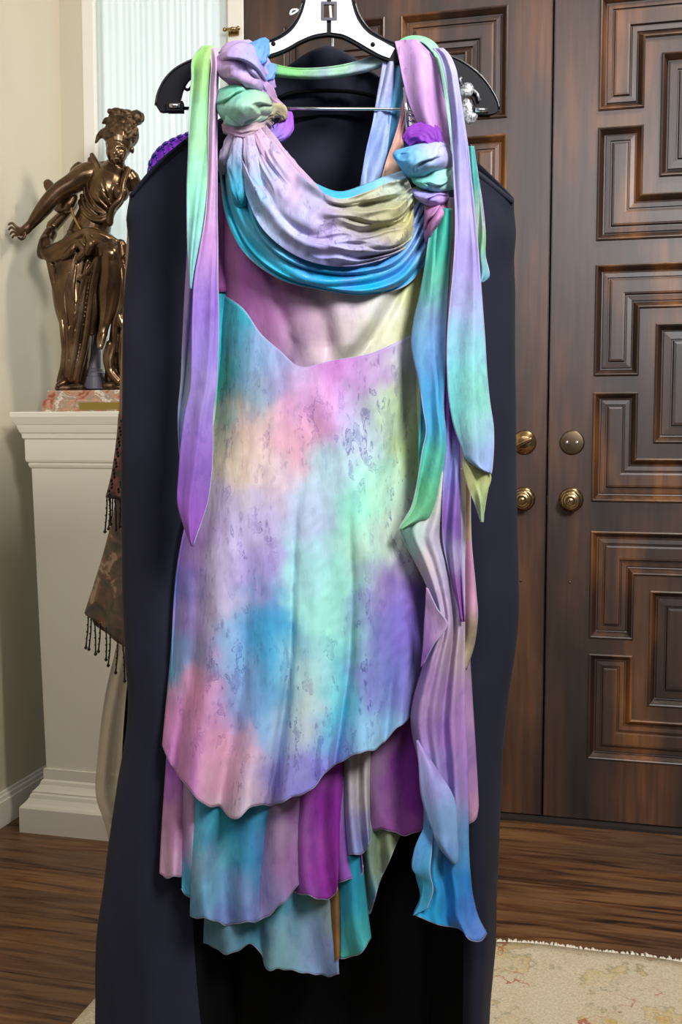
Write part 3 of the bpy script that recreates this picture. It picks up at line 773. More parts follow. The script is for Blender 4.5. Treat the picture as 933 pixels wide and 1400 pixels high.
# sash cord, small column behind, rocky bronze ground
bm = bmesh.new(); q = spl(np.array([(97, 284, -0.052), (101, 296, -0.062), (107, 308, -0.07), (112, 316, -0.082)], float), 14); add_tube(bm, [S(*p) for p in q], 0.0036, 8)
q = spl(np.array([(126, 312, -0.082), (134, 314, -0.088), (142, 319, -0.094), (150, 328, -0.096)], float), 14); add_tube(bm, [S(*p) for p in q], 0.0036, 8)
o = frombm('gilt_cord', bm, simple('gilt_cord', '#b8935a', 0.25, 1.0), None, True); keep(o, st)
bm = bmesh.new()
M_ = Matrix.Translation(S(128, 532, 0.03))
add_lathe(bm, [(0, 0), (0.040, 0), (0.040, 0.034), (0.033, 0.036), (0.033, 0.046), (0.029, 0.050), (0.026, 0.058), (0.0235, 0.060), (0.0225, 0.22), (0.03, 0.225), (0, 0.225)], 36, M_)
o = frombm('column', bm, simple('violet_marble', '#5e5863', 0.35), None, False); keep(o, st)
bm = bmesh.new()
for (x, y, d, r) in ((88, 531, -0.04, 9), (104, 530, -0.03, 10), (92, 529, 0.02, 10), (155, 530, -0.04, 10), (170, 529, -0.03, 11), (190, 529, 0.0, 12), (140, 531, 0.05, 9), (115, 531, 0.04, 9), (150, 528, -0.06, 7), (162, 526, -0.02, 9)):
    ball(bm, x, y, d, r * 1.4, 5.5, 0.035)
remesh('ground', bm, 0.003, hair_m, st, 1)

# ------------------------------------------------------------------ garments hanging behind
brown, nt, b = newmat('brown_brocade')
n = tex(nt, 30, 5.0, dist=1.2)
nt.links.new(ramp(nt, n, [(0.35, '#3c3324'), (0.5, '#544632'), (0.58, '#6e4a34'), (0.66, '#9a8466')]), b.inputs['Base Color']); b.inputs['Roughness'].default_value = 0.6
bump(nt, b, n, 0.3, 0.003)
rust, nt, b = newmat('rust_embroidered_cloth')
n = tex(nt, 46, 4.0, dist=0.8)
nt.links.new(ramp(nt, n, [(0.35, '#3a2c24'), (0.5, '#6a3a2c'), (0.66, '#8c5a48')]), b.inputs['Base Color']); b.inputs['Roughness'].default_value = 0.7
bead_m = simple('dark_beads', '#241c1c', 0.3, 0.2)
tan_m = simple('tan_cloth', '#8a6a4c', 0.7)

def tubegarment(name, rows, mat, parent, base, nu=72, nv=40, pleat=(11, 2.5), sag=0.0):
    """closed hanging garment: rows (y, xl, xr, half depth m)"""
    R = spl(np.array([(0, r[0], r[1], r[2], r[3]) for r in rows], float), nv) if len(rows) > 1 else None
    y, xl, xr, hd = R[:, 1], R[:, 2], R[:, 3], R[:, 4]
    th = np.linspace(0, 2 * math.pi, nu, endpoint=False)
    s = np.linspace(0, 1, nv)[:, None]
    c = ((xl + xr) / 2)[:, None]; rx = ((xr - xl) / 2)[:, None]
    m = 1 + 0.01 * pleat[1] * s * np.sin(pleat[0] * th)[None]
    X = c + rx * np.cos(th)[None] * m
    D = -hd[:, None] * np.sin(th)[None] * (1 + 4 * (m - 1))
    Y = y[:, None] + sag * s * (1 - np.abs(np.cos(th))[None]) ** 0.75
    P = W(X, Y, D, base)
    o = link(name, gridmesh(name, P, closed_u=True), mat, parent); solidify(o, 0.0015)
    return o

bd = empty('tiered_dress', tuple(W(300, 900, 0, 1.73)))
tag(bd, 'brown brocade tiered garment with beaded fringes hanging behind the black cape', 'garment')
def kp(o, p): return keep(o, p)
kp(tubegarment('bodice', [(262, 178, 420, 0.05), (330, 174, 425, 0.06), (450, 169, 430, 0.06), (570, 165, 432, 0.06)], tan_m, None, 1.73), bd)
kp(tubegarment('upper_tier', [(566, 162.5, 432, 0.06), (620, 158, 438, 0.065), (660, 152, 442, 0.07), (680, 147, 445, 0.075)], rust, None, 1.725), bd)
kp(tubegarment('lower_tier', [(640, 161, 436, 0.055), (700, 156, 444, 0.06), (740, 147, 455, 0.065), (790, 133, 468, 0.075), (836, 119, 480, 0.08)], brown, None, 1.73, sag=120), bd)
sm = {}
for L in (0.046, 0.052, 0.058):
    bm = bmesh.new(); add_tube(bm, [(0, 0, 0), (0.001, 0, -L * 0.5), (0, 0, -L)], 0.0013, 5)
    for k in range(5): bmesh.ops.create_icosphere(bm, subdivisions=1, radius=0.0019, matrix=Matrix.Translation((0, 0, -L * (k + 0.7) / 5)))
    bmesh.ops.create_icosphere(bm, subdivisions=1, radius=0.0032, matrix=Matrix.Translation((0, 0, -L)))
    me = bpy.data.meshes.new('fringe_strand'); bm.to_mesh(me); bm.free(); me.materials.append(bead_m); me.shade_smooth(); sm[L] = me
ks = list(sm)
rs_ = random.Random(2)
for (x, y, dp) in [(149, 678, -.01), (151, 680, .02), (154, 681, .03), (157, 680, -.02), (164, 681, -.04), (170, 682, -.045), (176, 682, -.05), (146.5, 678, -0.02),
                   (121, 838, -.0), (125, 841, .03), (129, 846, -.02), (137, 852, -.04), (145, 858, -.045), (151, 866, -.05), (161, 876, -.055), (168, 882, -.06), (175, 886, -.062), (182, 891, -.065)]:
    p = bpy.data.objects.new('fringe_strand', sm[ks[rs_.randrange(3)]]); COL.objects.link(p)
    p.location = W(x, y, dp, 1.72); p.rotation_euler = (0, rs_.uniform(-0.06, 0.10), 0); keep(p, bd)
bm = bmesh.new()
for (pts) in ([(166, 575), (163, 600), (159, 628), (154, 655), (149, 676)], [(172, 600), (170, 630), (167, 655), (162, 672)], [(148, 678), (160, 681), (178, 683)]):
    q = spl(np.array([(x, y, 0) for x, y in pts], float), 22)
    for k, v in enumerate(q):
        bmesh.ops.create_icosphere(bm, subdivisions=1, radius=0.0028, matrix=Matrix.Translation(Vector(W(v[0] + 1.5 * math.sin(k * 2.1), v[1], -0.045, 1.72))))
o = frombm('bead_trim', bm, bead_m, None, True); kp(o, bd); o['kind'] = 'stuff'

# purple garment: only its beaded shoulder shows over the cape
purple_m = simple('bright_purple_cloth', '#7a1fc0', 0.55)
pg = empty('purple_garment', tuple(W(400, 420, 0, 1.60)))
tag(pg, 'bright purple garment with dark blue beaded edge at the cape shoulder', 'garment')
kp(sheet('body', [[(262, 180, .02), (330, 165, 0), (430, 160, 0), (520, 175, 0.0), (560, 200, .02)],
                  [(222, 198, .02), (300, 200, 0), (420, 200, -.01), (520, 205, 0), (570, 220, .02)],
                  [(203, 228, .03), (290, 250, 0), (420, 250, -.01), (520, 250, 0), (580, 260, .02)],
                  [(204, 280, .03), (290, 300, 0), (420, 300, -.01), (530, 300, 0), (590, 300, .02)],
                  [(210, 560, .03), (290, 560, 0), (420, 560, -.01), (530, 560, 0), (590, 560, .02)]], '#7a1fc0', purple_m, None, 50, 40, base=1.60, th=0.004, fold=lambda u, v: 0.006 * np.sin(u * 50) * v), pg)
bm = bmesh.new()
q = spl(np.array([(258, 182, 0), (240, 189, 0), (222, 199, 0), (211, 211, 0), (205, 222, 0), (203, 236, 0)], float), 60)
for k, v in enumerate(q):
    if (k // 4) % 2 == 0: bmesh.ops.create_icosphere(bm, subdivisions=1, radius=0.0030, matrix=Matrix.Translation(Vector(W(v[0] + 0.5, v[1], 0.006, 1.60))))
for k in range(0, 60, 10):
    v = q[k]
    for j in range(7):
        bmesh.ops.create_icosphere(bm, subdivisions=1, radius=0.0022, matrix=Matrix.Translation(Vector(W(v[0] + 2 + j * 1.1, v[1] + j * 4.0, 0.004, 1.60))))
kp(frombm('bead_trim', bm, simple('blue_beads', '#1b1c66', 0.25), None, True), pg)['kind'] = 'stuff'

# sheer organza piece
org, nt, b = newmat('sheer_organza'); b.inputs['Base Color'].default_value = (*lin('#b3a68c'), 1); b.inputs['Roughness'].default_value = 0.5
b.inputs['Alpha'].default_value = 0.62
org_o = sheet('organza_skirt', [[(160, 880, 0), (190, 880, -.02), (260, 880, 0), (320, 880, 0.02)], [(144, 950, 0.02), (185, 950, -.02), (260, 950, -.01), (330, 950, 0.02)],
     [(134, 1030, 0.03), (180, 1030, -.02), (260, 1030, -.01), (330, 1030, 0.02)], [(131, 1085, 0.03), (178, 1085, -.02), (260, 1080, -.01), (330, 1080, 0.02)],
     [(143, 1125, 0.03), (178, 1130, -.02), (260, 1130, -.01), (320, 1130, 0.02)], [(153, 1168, 0.03), (176, 1205, -.02), (260, 1215, -.01), (320, 1190, 0.02)]],
     '#b3a68c', org, None, 60, 50, base=1.88, fold=lambda u, v: 0.016 * np.sin(u * 60 + 2 * v) * (0.4 + v), th=0.0006)
tag(org_o, 'sheer beige organza skirt hanging below the brown fringe', 'garment')
# dark garment with a gold edge, glimpsed below
dg_ = empty('dark_garment', tuple(W(260, 1000, 0, 1.615)))
tag(dg_, 'dark garment with thin gold edge glimpsed left of the black cape', 'garment')
kp(sheet('body', [[(181, 880, 0), (260, 870, 0), (330, 880, 0)], [(172, 960, 0), (260, 960, -.01), (335, 960, 0)], [(167, 1050, 0.0), (260, 1050, -.01), (340, 1050, 0)], [(170, 1150, 0), (260, 1160, -.01), (340, 1150, 0)]], '#15141a', lining_m, None, 40, 30, base=1.615, fold=lambda u, v: 0.01 * np.sin(u * 30)), dg_)
kp(sheet('gold_trim', [[(182, 900, 0), (185, 900, 0)], [(176, 980, 0), (179, 980, 0)], [(173, 1060, 0), (176, 1060, 0)]], '#9a6a2a', simple('gold_trim', '#8a5c22', 0.45, 0.5), None, 6, 30, base=1.595), dg_)

# ------------------------------------------------------------------ black cape
cape = empty('cape', tuple(W(440, 1400, 0.12))); tag(cape, 'long navy-black open cape hanging directly behind the colourful dress', 'cape')
def crow(y, xl, il, ir, xr, f=0.05, w_=0.10, bk=0.19, sl=0, sr=0):
    return [(il + 50, y + sl, bk - .035), (il + 12, y + sl, f + .03), ((il * 2 + xl) / 3, y + sl, f - .004), ((il + xl * 2) / 3, y + sl, f + .004), (xl, y, w_), (xl + 30, y, bk - .02), ((xl + 440) / 2, y, bk), (440, y, bk + .01), ((xr + 440) / 2, y, bk), (xr - 30, y, bk - .02), (xr, y, w_), ((ir + xr * 2) / 3, y + sr, f + .004), ((ir * 2 + xr) / 3, y + sr, f - .004), (ir - 12, y + sr, f + .03), (ir - 50, y + sr, bk - .035)]
rows = [
 [(392, 145, .10), (376, 138, .08), (316, 158, .055), (255, 190, .06), (179, 266, .085), (240, 205, .11), (330, 148, .115), (450, 130, .12), (555, 148, .115), (640, 210, .11), (702, 272, .085), (660, 238, .06), (620, 208, .055), (576, 170, .08), (560, 160, .10)],
 [(372, 200, .11), (345, 200, .08), (290, 215, .05), (232, 245, .055), (175, 300, .09), (215, 280, .13), (330, 240, .125), (450, 220, .12), (555, 240, .125), (670, 280, .13), (704, 310, .09), (680, 300, .055), (650, 285, .05), (596, 250, .08), (572, 240, .11)],
 crow(400, 171, 300, 600, 704), crow(560, 168, 300, 610, 705), crow(720, 167, 300, 620, 707), crow(850, 170, 290, 620, 708), crow(900, 172, 280, 620, 703),
 crow(960, 176, 270, 625, 694), crow(1080, 160, 262, 630, 685), crow(1180, 146, 258, 634, 681), crow(1270, 134, 262, 640, 678), crow(1400, 131, 272, 640, 668), crow(1500, 128, 285, 640, 664), crow(1560, 126, 290, 640, 662)]
def capefold(u, v):
    f = 0.008 * np.sin(u * 2 * math.pi * 9 + 3 * v) * np.clip(v * 2, 0, 1)
    front = (np.minimum(u, 1 - u) < 0.2)
    return f * np.where(front, 0.5, 1.1) + 0.010 * np.sin((u * 14 - v * 9)) * np.clip((v - 0.55) * 3, 0, 1)
co = sheet('body', rows, '#202030', cape_m, None, 220, 130, fold=capefold, th=0.002, crinkle=0.004, csc=0.012); keep(co, cape)
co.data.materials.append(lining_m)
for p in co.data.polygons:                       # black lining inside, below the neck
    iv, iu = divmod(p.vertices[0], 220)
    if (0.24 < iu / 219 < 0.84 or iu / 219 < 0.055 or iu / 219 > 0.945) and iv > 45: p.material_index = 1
# standing collar / folded hood peak seen through the neckline
co = sheet('collar', [[(372, 175, 0.085), (395, 165, 0.105), (420, 160, 0.110), (450, 158, 0.115), (485, 160, 0.110), (515, 166, 0.105), (550, 185, 0.085)],
                      [(372, 142, 0.055), (395, 130, 0.080), (420, 126, 0.095), (450, 125, 0.100), (485, 127, 0.095), (515, 134, 0.080), (550, 150, 0.055)],
                      [(374, 118, 0.050), (395, 108, 0.075), (420, 102, 0.090), (450, 100, 0.095), (485, 103, 0.090), (515, 112, 0.075), (547, 132, 0.050)],
                      [(380, 100, 0.050), (398, 88, 0.073), (424, 72, 0.085), (449, 66, 0.090), (476, 76, 0.085), (506, 96, 0.073), (538, 122, 0.050)],
                      [(386, 98, 0.055), (402, 86, 0.080), (426, 70, 0.092), (449, 63, 0.097), (475, 73, 0.092), (504, 94, 0.080), (534, 122, 0.055)],
                      [(384, 104, 0.075), (402, 92, 0.095), (426, 80, 0.105), (449, 74, 0.110), (475, 84, 0.105), (504, 102, 0.095), (532, 128, 0.075)]], '#202030', cape_m, None, 60, 30, th=0.002, crinkle=0.003); keep(co, cape)
bm = bmesh.new()
q = spl(np.array([(374, 138, 0.050), (395, 128, 0.070), (420, 125, 0.085), (450, 124, 0.090), (485, 126, 0.085), (515, 133, 0.070), (548, 150, 0.050)], float), 30)
add_tube(bm, [tuple(p) for p in W(q[:, 0], q[:, 1], q[:, 2])], 0.0026, 6); keep(frombm('collar_seam', bm, lining_m, None, True), cape)
# folded edge of the shoulder yoke
bm = bmesh.new()
q = spl(np.array([(179, 268, .078), (215, 226, .06), (255, 192, .05)], float), 20); add_tube(bm, [tuple(p) for p in W(q[:, 0], q[:, 1], q[:, 2])], 0.003, 6)
keep(frombm('shoulder_seam', bm, cape_m, None, True), cape); bm = bmesh.new()
q = spl(np.array([(640, 228, .05), (670, 252, .058), (701, 277, .078)], float), 20); add_tube(bm, [tuple(p) for p in W(q[:, 0], q[:, 1], q[:, 2])], 0.003, 6)
keep(frombm('shoulder_seam', bm, cape_m, None, True), cape)
# its wire hanger
ch = empty('wire_hanger', tuple(W(452, 60, 0.11))); tag(ch, 'white wire hanger of the cape, its hook behind the silver hanger', 'hanger')
wire_m = simple('white_wire', '#e4e4e6', 0.35)
bm = bmesh.new(); q = spl(np.array([(452, 84, .16), (455, 60, .15), (453, 30, .12), (452, -10, .12), (460, -40, .12), (475, -55, .12), (488, -42, .12)], float), 26)
add_tube(bm, [tuple(p) for p in W(q[:, 0], q[:, 1], q[:, 2])], 0.0018, 7); keep(frombm('hook', bm, wire_m, None, True), ch)
bm = bmesh.new(); q = spl(np.array([(415, 4, .12), (410, 13, .12), (404, 17, .12), (397, 20, .12), (399, 14, .12), (407, 13, .12)], float), 22)
add_tube(bm, [tuple(p) for p in W(q[:, 0], q[:, 1], q[:, 2])], 0.0014, 6); keep(frombm('side_hook', bm, wire_m, None, True), ch)
bm = bmesh.new()
for s in (-1, 1):
    q = spl(np.array([(452, 84, .16), (452 + s * 40, 112, .165), (452 + s * 110, 165, .16), (452 + s * 180, 235, .15)], float), 16)
    add_tube(bm, [tuple(p) for p in W(q[:, 0], q[:, 1], q[:, 2])], 0.0018, 6)
keep(frombm('shoulder_wire', bm, wire_m, None, True), ch)

# ------------------------------------------------------------------ silver and black hanger
hg = empty('hanger', tuple(W(450, 60, 0))); tag(hg, 'silver and black plastic hanger with chrome clip bar holding the dress', 'hanger')
def hk(o): return keep(o, hg)
black_pl = simple('black_plastic', '#0f0f13', 0.5, spec=0.12)
silver, nt, b = newmat('silvered_plastic')
n = tex(nt, 60, 3.0)
nt.links.new(ramp(nt, n, [(0.62, '#f4f4f6'), (0.74, '#c9c9d0')]), b.inputs['Base Color']); b.inputs['Metallic'].default_value = 0.35; b.inputs['Roughness'].default_value = 0.25
def plate(name, outline, d0, d1, mat, holes=(), n=0, bev=0.0006):
    bm = bmesh.new(); edges = []
    def loop(P):
        v = [bm.verts.new(tuple(W(x, y, d0))) for x, y in P]
        for i in range(len(v)): edges.append(bm.edges.new((v[i], v[(i + 1) % len(v)])))
    loop(outline)
    for h in holes: loop(h)
    bmesh.ops.triangle_fill(bm, use_beauty=True, use_dissolve=False, edges=edges)
    ext = bmesh.ops.extrude_face_region(bm, geom=list(bm.faces))
    for v in [g for g in ext['geom'] if isinstance(g, bmesh.types.BMVert)]: v.co.y += d1 - d0
    return frombm(name, bm, mat, None, False)
def sm2(P, n):
    q = spl(np.array(P, float), n); return [tuple(p[:2]) for p in q]
upL = [(419, -60), (417, -20), (414, 2), (407, 22), (396, 38), (378, 51), (355, 60), (320, 68), (285, 76), (258, 84), (236, 97), (222, 114), (215, 131), (213, 144)]
upR = [(479, -60), (481, -20), (485, 2), (491, 20), (504, 39), (524, 52), (548, 61), (580, 67), (612, 75), (640, 89), (660, 106), (674, 125), (682, 143), (683, 150)]
loL = [(214, 148), (219, 152), (228, 152), (238, 150), (246, 136), (250, 122), (258, 108), (272, 100), (300, 94), (340, 86), (368, 78), (392, 69), (412, 58), (430, 51), (449, 48)]
loR = [(449, 48), (468, 51), (486, 60), (503, 70), (524, 80), (548, 87), (580, 92), (610, 100), (630, 112), (642, 126), (650, 142), (656, 154), (668, 156), (678, 154), (683, 150)]
outline = sm2(upL, 50) + sm2(loL, 60)[1:] + sm2(loR, 60)[1:-1] + sm2(upR, 50)[::-1]
sqh = [(441, 4), (459, 4), (459, 26), (441, 26)]
hk(plate('body', outline, -0.004, 0.004, black_pl, [sqh]))
bm = bmesh.new(); add_tube(bm, [tuple(W(x, y, -0.0042)) for x, y in sm2(upL[2:], 60)], 0.0016, 6); hk(frombm('rim', bm, simple('black_rim', '#141419', 0.25), None, True))
bm = bmesh.new(); add_tube(bm, [tuple(W(x, y, -0.0042)) for x, y in sm2(upR[2:], 60)], 0.0016, 6); hk(frombm('rim', bm, bpy.data.materials['black_rim'], None, True))
siL = [(423, -60), (421, -20), (418, 3), (411, 24), (400, 41), (382, 54), (364, 60), (366, 75), (390, 66), (410, 55), (430, 47), (447, 44)]
siR = [(453, 44), (470, 47), (488, 56), (505, 66), (524, 76), (533, 79), (540, 66), (524, 57), (502, 44), (487, 23), (481, 3), (477, -20), (475, -60)]
face = [(447, -60)] + sm2(siL[:7], 26) + sm2(siL[7:], 26) + [(447, 28), (439, 28), (439, 2), (447, 2)]
hk(plate('silver_face', face, -0.0062, -0.0040, silver))
face = [(453, 2), (461, 2), (461, 28), (453, 28)] + sm2(siR[:6], 26) + sm2(siR[6:], 26) + [(453, -60)]
hk(plate('silver_face', face, -0.0062, -0.0040, silver))
hk(plate('window_frame', [(439.5, 2.5), (460.5, 2.5), (460.5, 27.5), (439.5, 27.5)], -0.0072, -0.004, simple('hanger_dark_frame', '#4a484e', 0.35, 0.4), [[(443, 6), (457, 6), (457, 24), (443, 24)]]))
for (x, y) in ((510, 61), (374, 60)):
    bm = bmesh.new(); bmesh.ops.create_uvsphere(bm, u_segments=14, v_segments=8, radius=0.003, matrix=Matrix.Translation(Vector(W(x, y, -0.006))))
    hk(frombm('rivet', bm, black_pl, None, True))
bm = bmesh.new(); add_tube(bm, [tuple(W(234, 148, -0.003)), tuple(W(560, 149.5, -0.004)), tuple(W(664, 152, -0.003))], 0.0022, 10); hk(frombm('bar', bm, chrome_m, None, True))
for (x0, x1, y0, y1) in ((228, 250, 138, 151), (646, 672, 145, 156)):
    P = [(x0, y0), (x1, y0), (x1, y1), (x0, y1)]
    h = hk(plate('bar_holder', P, -0.010, 0.004, black_pl))
    bm = bmesh.new()
    a_, b_ = Vector(W(x0 + 4, (y0 + y1) / 2, -0.0105)), Vector(W(x1 - 4, (y0 + y1) / 2, -0.0105)); add_tube(bm, [a_, b_], 0.0032, 10)
    hk(frombm('holder_pin', bm, steel_m, None, True))
bm = bmesh.new(); q = spl(np.array([(262, 104, 0), (263, 112, 0), (261, 120, 0), (256, 123, 0), (252, 119, 0), (254, 114, 0)], float), 16)
add_tube(bm, [tuple(p) for p in W(q[:, 0], q[:, 1], q[:, 2])], 0.0018, 7); hk(frombm('strap_hook', bm, black_pl, None, True))
q = spl(np.array([(634, 108, 0), (632, 116, 0), (637, 126, 0), (644, 124, 0)], float), 16)
bm = bmesh.new(); add_tube(bm, [tuple(p) for p in W(q[:, 0], q[:, 1], q[:, 2])], 0.0018, 7); hk(frombm('strap_hook', bm, black_pl, None, True))
# hook going up out of the picture
bm = bmesh.new(); q = spl(np.array([(449, -55, 0), (449, -95, 0), (440, -125, 0), (449, -150, 0), (470, -150, 0), (478, -130, 0)], float), 26)
add_tube(bm, [tuple(p) for p in W(q[:, 0], q[:, 1], q[:, 2])], 0.0022, 8); hk(frombm('hook', bm, chrome_m, None, True))
# ribbed chrome clip on the bar
bm = bmesh.new()
cl = [(554, 121), (562, 123), (571, 140), (570, 172), (564, 178), (555, 176)]
o = plate('clip', cl, -0.016, -0.004, steel_m); hk(o)
bm = bmesh.new()
for k in range(7):
    y = 126 + k * 7.5; add_tube(bm, [tuple(W(556, y, -0.0165)), tuple(W(566 + min(k, 3), y + 3, -0.0165))], 0.0012, 6)
hk(frombm('clip_ribs', bm, chrome_m, None, True))
bm = bmesh.new(); add_tube(bm, [tuple(W(553, 120, -0.018)), tuple(W(556, 150, -0.020)), tuple(W(558, 180, -0.018))], 0.0022, 8); hk(frombm('clip_lever', bm, chrome_m, None, True))
# silver foil ornament on the right arm
foil, nt, b = newmat('silver_glitter'); n = tex(nt, 300, 2.0)
nt.links.new(ramp(nt, n, [(0.4, '#5a5a5e'), (0.6, '#b8b8bc')]), b.inputs['Base Color']); b.inputs['Roughness'].default_value = 0.4; b.inputs['Metallic'].default_value = 0.4
bm = bmesh.new()
def fb(x, y, rx, ry, rot=0):
    bmesh.ops.create_uvsphere(bm, u_segments=16, v_segments=10, radius=1, matrix=Matrix.Translation(Vector(W(x, y, -0.008))) @ Matrix.Rotation(math.radians(rot), 4, 'Y') @ Matrix.Diagonal((rx * Y0 / FPX, 0.003, ry * Y0 / FPX, 1)))
fb(639, 123, 9, 10, 20); fb(640, 152, 8, 17, -8); fb(647, 160, 6, 8, 20)
add_tube(bm, [tuple(W(632, 116, -0.008)), tuple(W(629, 108, -0.008)), tuple(W(632, 106, -0.008))], 0.0015, 6)
add_tube(bm, [tuple(W(645, 121, -0.008)), tuple(W(653, 128, -0.008)), tuple(W(656, 138, -0.008))], 0.002, 6)
hk(frombm('glitter_ornament', bm, foil, None, True))
#DRESS
# ------------------------------------------------------------------ the dress
dress = empty('dress', tuple(W(440, 1330, -0.02)))
tag(dress, 'tie-dyed turquoise, purple and mint silk dress with ribbons on silver hanger', 'dress')
def ds(*a, **k): return keep(sheet(*a[:4], None, *a[4:], **k), dress)
def db(*a, **k): return keep(bundle(*a[:4], None, *a[4:], **k), dress)
def saw(p):
    f = p - np.floor(p)
    return np.minimum(f, (1 - f) * 6.0)
def bell(u, c, w_): return np.exp(-((u - c) / w_) ** 2)

SK = [(310,430,'#3ba9bd'),(300,470,'#33a7b4'),(298,530,'#3eae9f'),(340,480,'#6f9fc0'),(380,490,'#8f93bb'),(408,515,'#a793b8'),(460,508,'#b070b4'),(520,490,'#a987b8'),(562,475,'#b9bcc4'),
 (350,540,'#86a6b8'),(420,560,'#d09ac0'),(400,600,'#dba6b4'),(340,590,'#dcb6a8'),(300,600,'#c8d3be'),(330,640,'#e2cdb0'),(450,545,'#c78fc2'),(480,570,'#b3a2cf'),(530,560,'#aecaa6'),(555,600,'#b9d293'),(565,540,'#bcc9a6'),
 (500,600,'#b0c8d2'),(450,650,'#b0cfd6'),(520,660,'#a2d9c2'),(490,700,'#86d8c0'),(540,690,'#bcdcc0'),(430,700,'#b6c6de'),(370,640,'#d4c2cc'),(350,700,'#bcb4d8'),(300,690,'#c9bfdc'),(262,760,'#8a63b0'),(272,720,'#9c77bd'),
 (305,760,'#cbc2dd'),(262,850,'#a07fbe'),(244,800,'#5b6cae'),(238,890,'#5f9bbd'),(340,780,'#a497ce'),(300,830,'#c5bdd4'),(350,850,'#5aa3d2'),(372,880,'#2f98c6'),(320,900,'#82acd0'),(425,790,'#a4d6d8'),(440,850,'#9fdfd2'),
 (400,900,'#86c2d4'),(470,800,'#94dfc8'),(500,750,'#b7dfc6'),(540,740,'#d0d8cc'),(518,800,'#9a86bf'),(552,795,'#6d4f9a'),(510,850,'#7a74bd'),(550,870,'#7465b8'),(498,920,'#8480c2'),(540,930,'#7585c2'),(480,870,'#98dcca'),(455,920,'#62d0d6'),(460,980,'#52c6d8'),
 (424,930,'#c9dcd2'),(412,980,'#d2dcd4'),(380,960,'#66aed2'),(350,960,'#6ca4d2'),(325,960,'#8f9dcb'),(280,950,'#d68fb0'),(260,1000,'#cf8cbc'),(300,1020,'#d89fb6'),(330,1060,'#d9b3c2'),(244,1045,'#b878b0'),(340,1098,'#d2c2cc'),
 (390,1020,'#aebfe0'),(400,1075,'#8f86d2'),(430,1060,'#8f8cd8'),(460,1035,'#8288d0'),(500,1000,'#8fb4dc'),(520,1015,'#98d4e2'),(545,985,'#7d87bf'),(372,1085,'#9a92cc'),(570,930,'#7a6ab0'),(565,720,'#c4cfc0')]
hem = [(221,1018,-.005),(236,1046,-.02),(262,1082,-.03),(283,1100,-.035),(302,1106,-.03),(318,1118,-.04),(345,1104,-.045),(362,1101,-.03),(372,1098,-.02),(390,1096,-.035),(420,1080,-.045),(455,1050,-.045),(472,1036,-.03),(505,1027,-.04),(537,1004,-.035),(555,985,-.02),(566,965,0.0)]
def skfold(u, v):
    a = np.clip((v - 0.25) / 0.75, 0, 1) ** 1.3
    f = -0.020 * bell(u, 0.17, 0.05) + 0.016 * bell(u, 0.09, 0.03) + 0.018 * bell(u, 0.28, 0.035) - 0.012 * bell(u, 0.37, 0.05) + 0.022 * bell(u, 0.455, 0.018) - 0.016 * bell(u, 0.53, 0.05) + 0.02 * bell(u, 0.685, 0.018) - 0.015 * bell(u, 0.75, 0.04) + 0.012 * bell(u, 0.86, 0.025) - .012 * bell(u, .93, .03)
    top = 0.010 * bell(u - 0.55 * v, 0.62, 0.06) * (1 - a) - 0.008 * bell(u - 0.5 * v, 0.5, 0.07) * (1 - a) + 0.012 * bell(u + 0.2 * v, 0.95, 0.05) * (1 - a)
    top = top * np.clip(v * 7 - 0.3, 0, 1)
    side = 0.035 * (np.abs(2 * u - 1) ** 6)
    return f * a + top + side
ds('skirt_overlay', [
 [(298,399,.0),(330,420,-.022),(358,458,-.028),(383,480,-.032),(408,501,-.034),(455,493,-.034),(505,484,-.030),(545,467,-.024),(578,449,.0)],
 [(297,425,.0),(330,446,-.024),(358,480,-.031),(383,502,-.035),(408,520,-.037),(455,513,-.037),(505,504,-.033),(545,488,-.026),(578,470,.0)],
 [(290,560,0.0),(330,570,-.03),(408,580,-.04),(470,580,-.04),(530,575,-.03),(576,570,0.0)],
 [(262,680,0.0),(320,690,-.03),(400,700,-.04),(470,700,-.04),(530,690,-.03),(578,690,0.0)],
 [(243,770,0.0),(310,780,-.03),(400,780,-.04),(470,780,-.04),(530,770,-.03),(590,765,0.0)],
 [(234,890,0.0),(300,900,-.03),(400,900,-.04),(470,890,-.04),(530,880,-.03),(588,860,0.0)],
 hem], SK, silk_m, 150, 170, fold=skfold, pw=20.0, warp=13, hw=2.4, hem='bt', crinkle=0.002)
# back of the skirt closes the tube
ds('skirt_back', [
 [(298,392,.012),(350,392,.03),(440,392,.035),(530,392,.03),(578,448,.012)],
 [(290,560,.02),(350,560,.045),(440,560,.05),(530,560,.045),(576,570,.02)],
 [(243,770,.03),(350,780,.05),(440,780,.055),(530,780,.05),(600,765,.03)],
 [(232,1000,.03),(340,1010,.045),(440,1010,.05),(540,1000,.045),(600,990,.03)]], SK, chiffon_m, 60, 50, fold=lambda u, v: 0.008*np.sin(u*40)*v)

BO = [(310,330,'#a865a8'),(320,390,'#a764a4'),(350,420,'#a26b9e'),(380,450,'#9d6c98'),(400,485,'#a48aa6'),(420,440,'#b091a8'),(440,460,'#c3adb6'),(460,410,'#cdbcc8'),(480,440,'#cfc4c4'),(500,480,'#b5b3a0'),(530,420,'#d8d9d4'),(545,450,'#d2d8a8'),(565,420,'#b4bb78'),(575,380,'#b9c08a'),(520,460,'#d6d6bc'),(395,390,'#a873a2')]
def bofold(u, v):
    return np.clip((1-v)*5,0,1)*(0.018*bell(u - .12*v, .47, .045)*np.clip(v*2-.5,0,1) - 0.008*bell(u,.58,.07) + 0.012*bell(u + .28*v, .98, .05) - 0.006*bell(u+.28*v,.88,.05) + .006*bell(u - .35*v, .12, .05)) + .010*bell(u,.40,.03)*np.clip(v*4-3,0,1) + .03*np.abs(2*u-1)**8
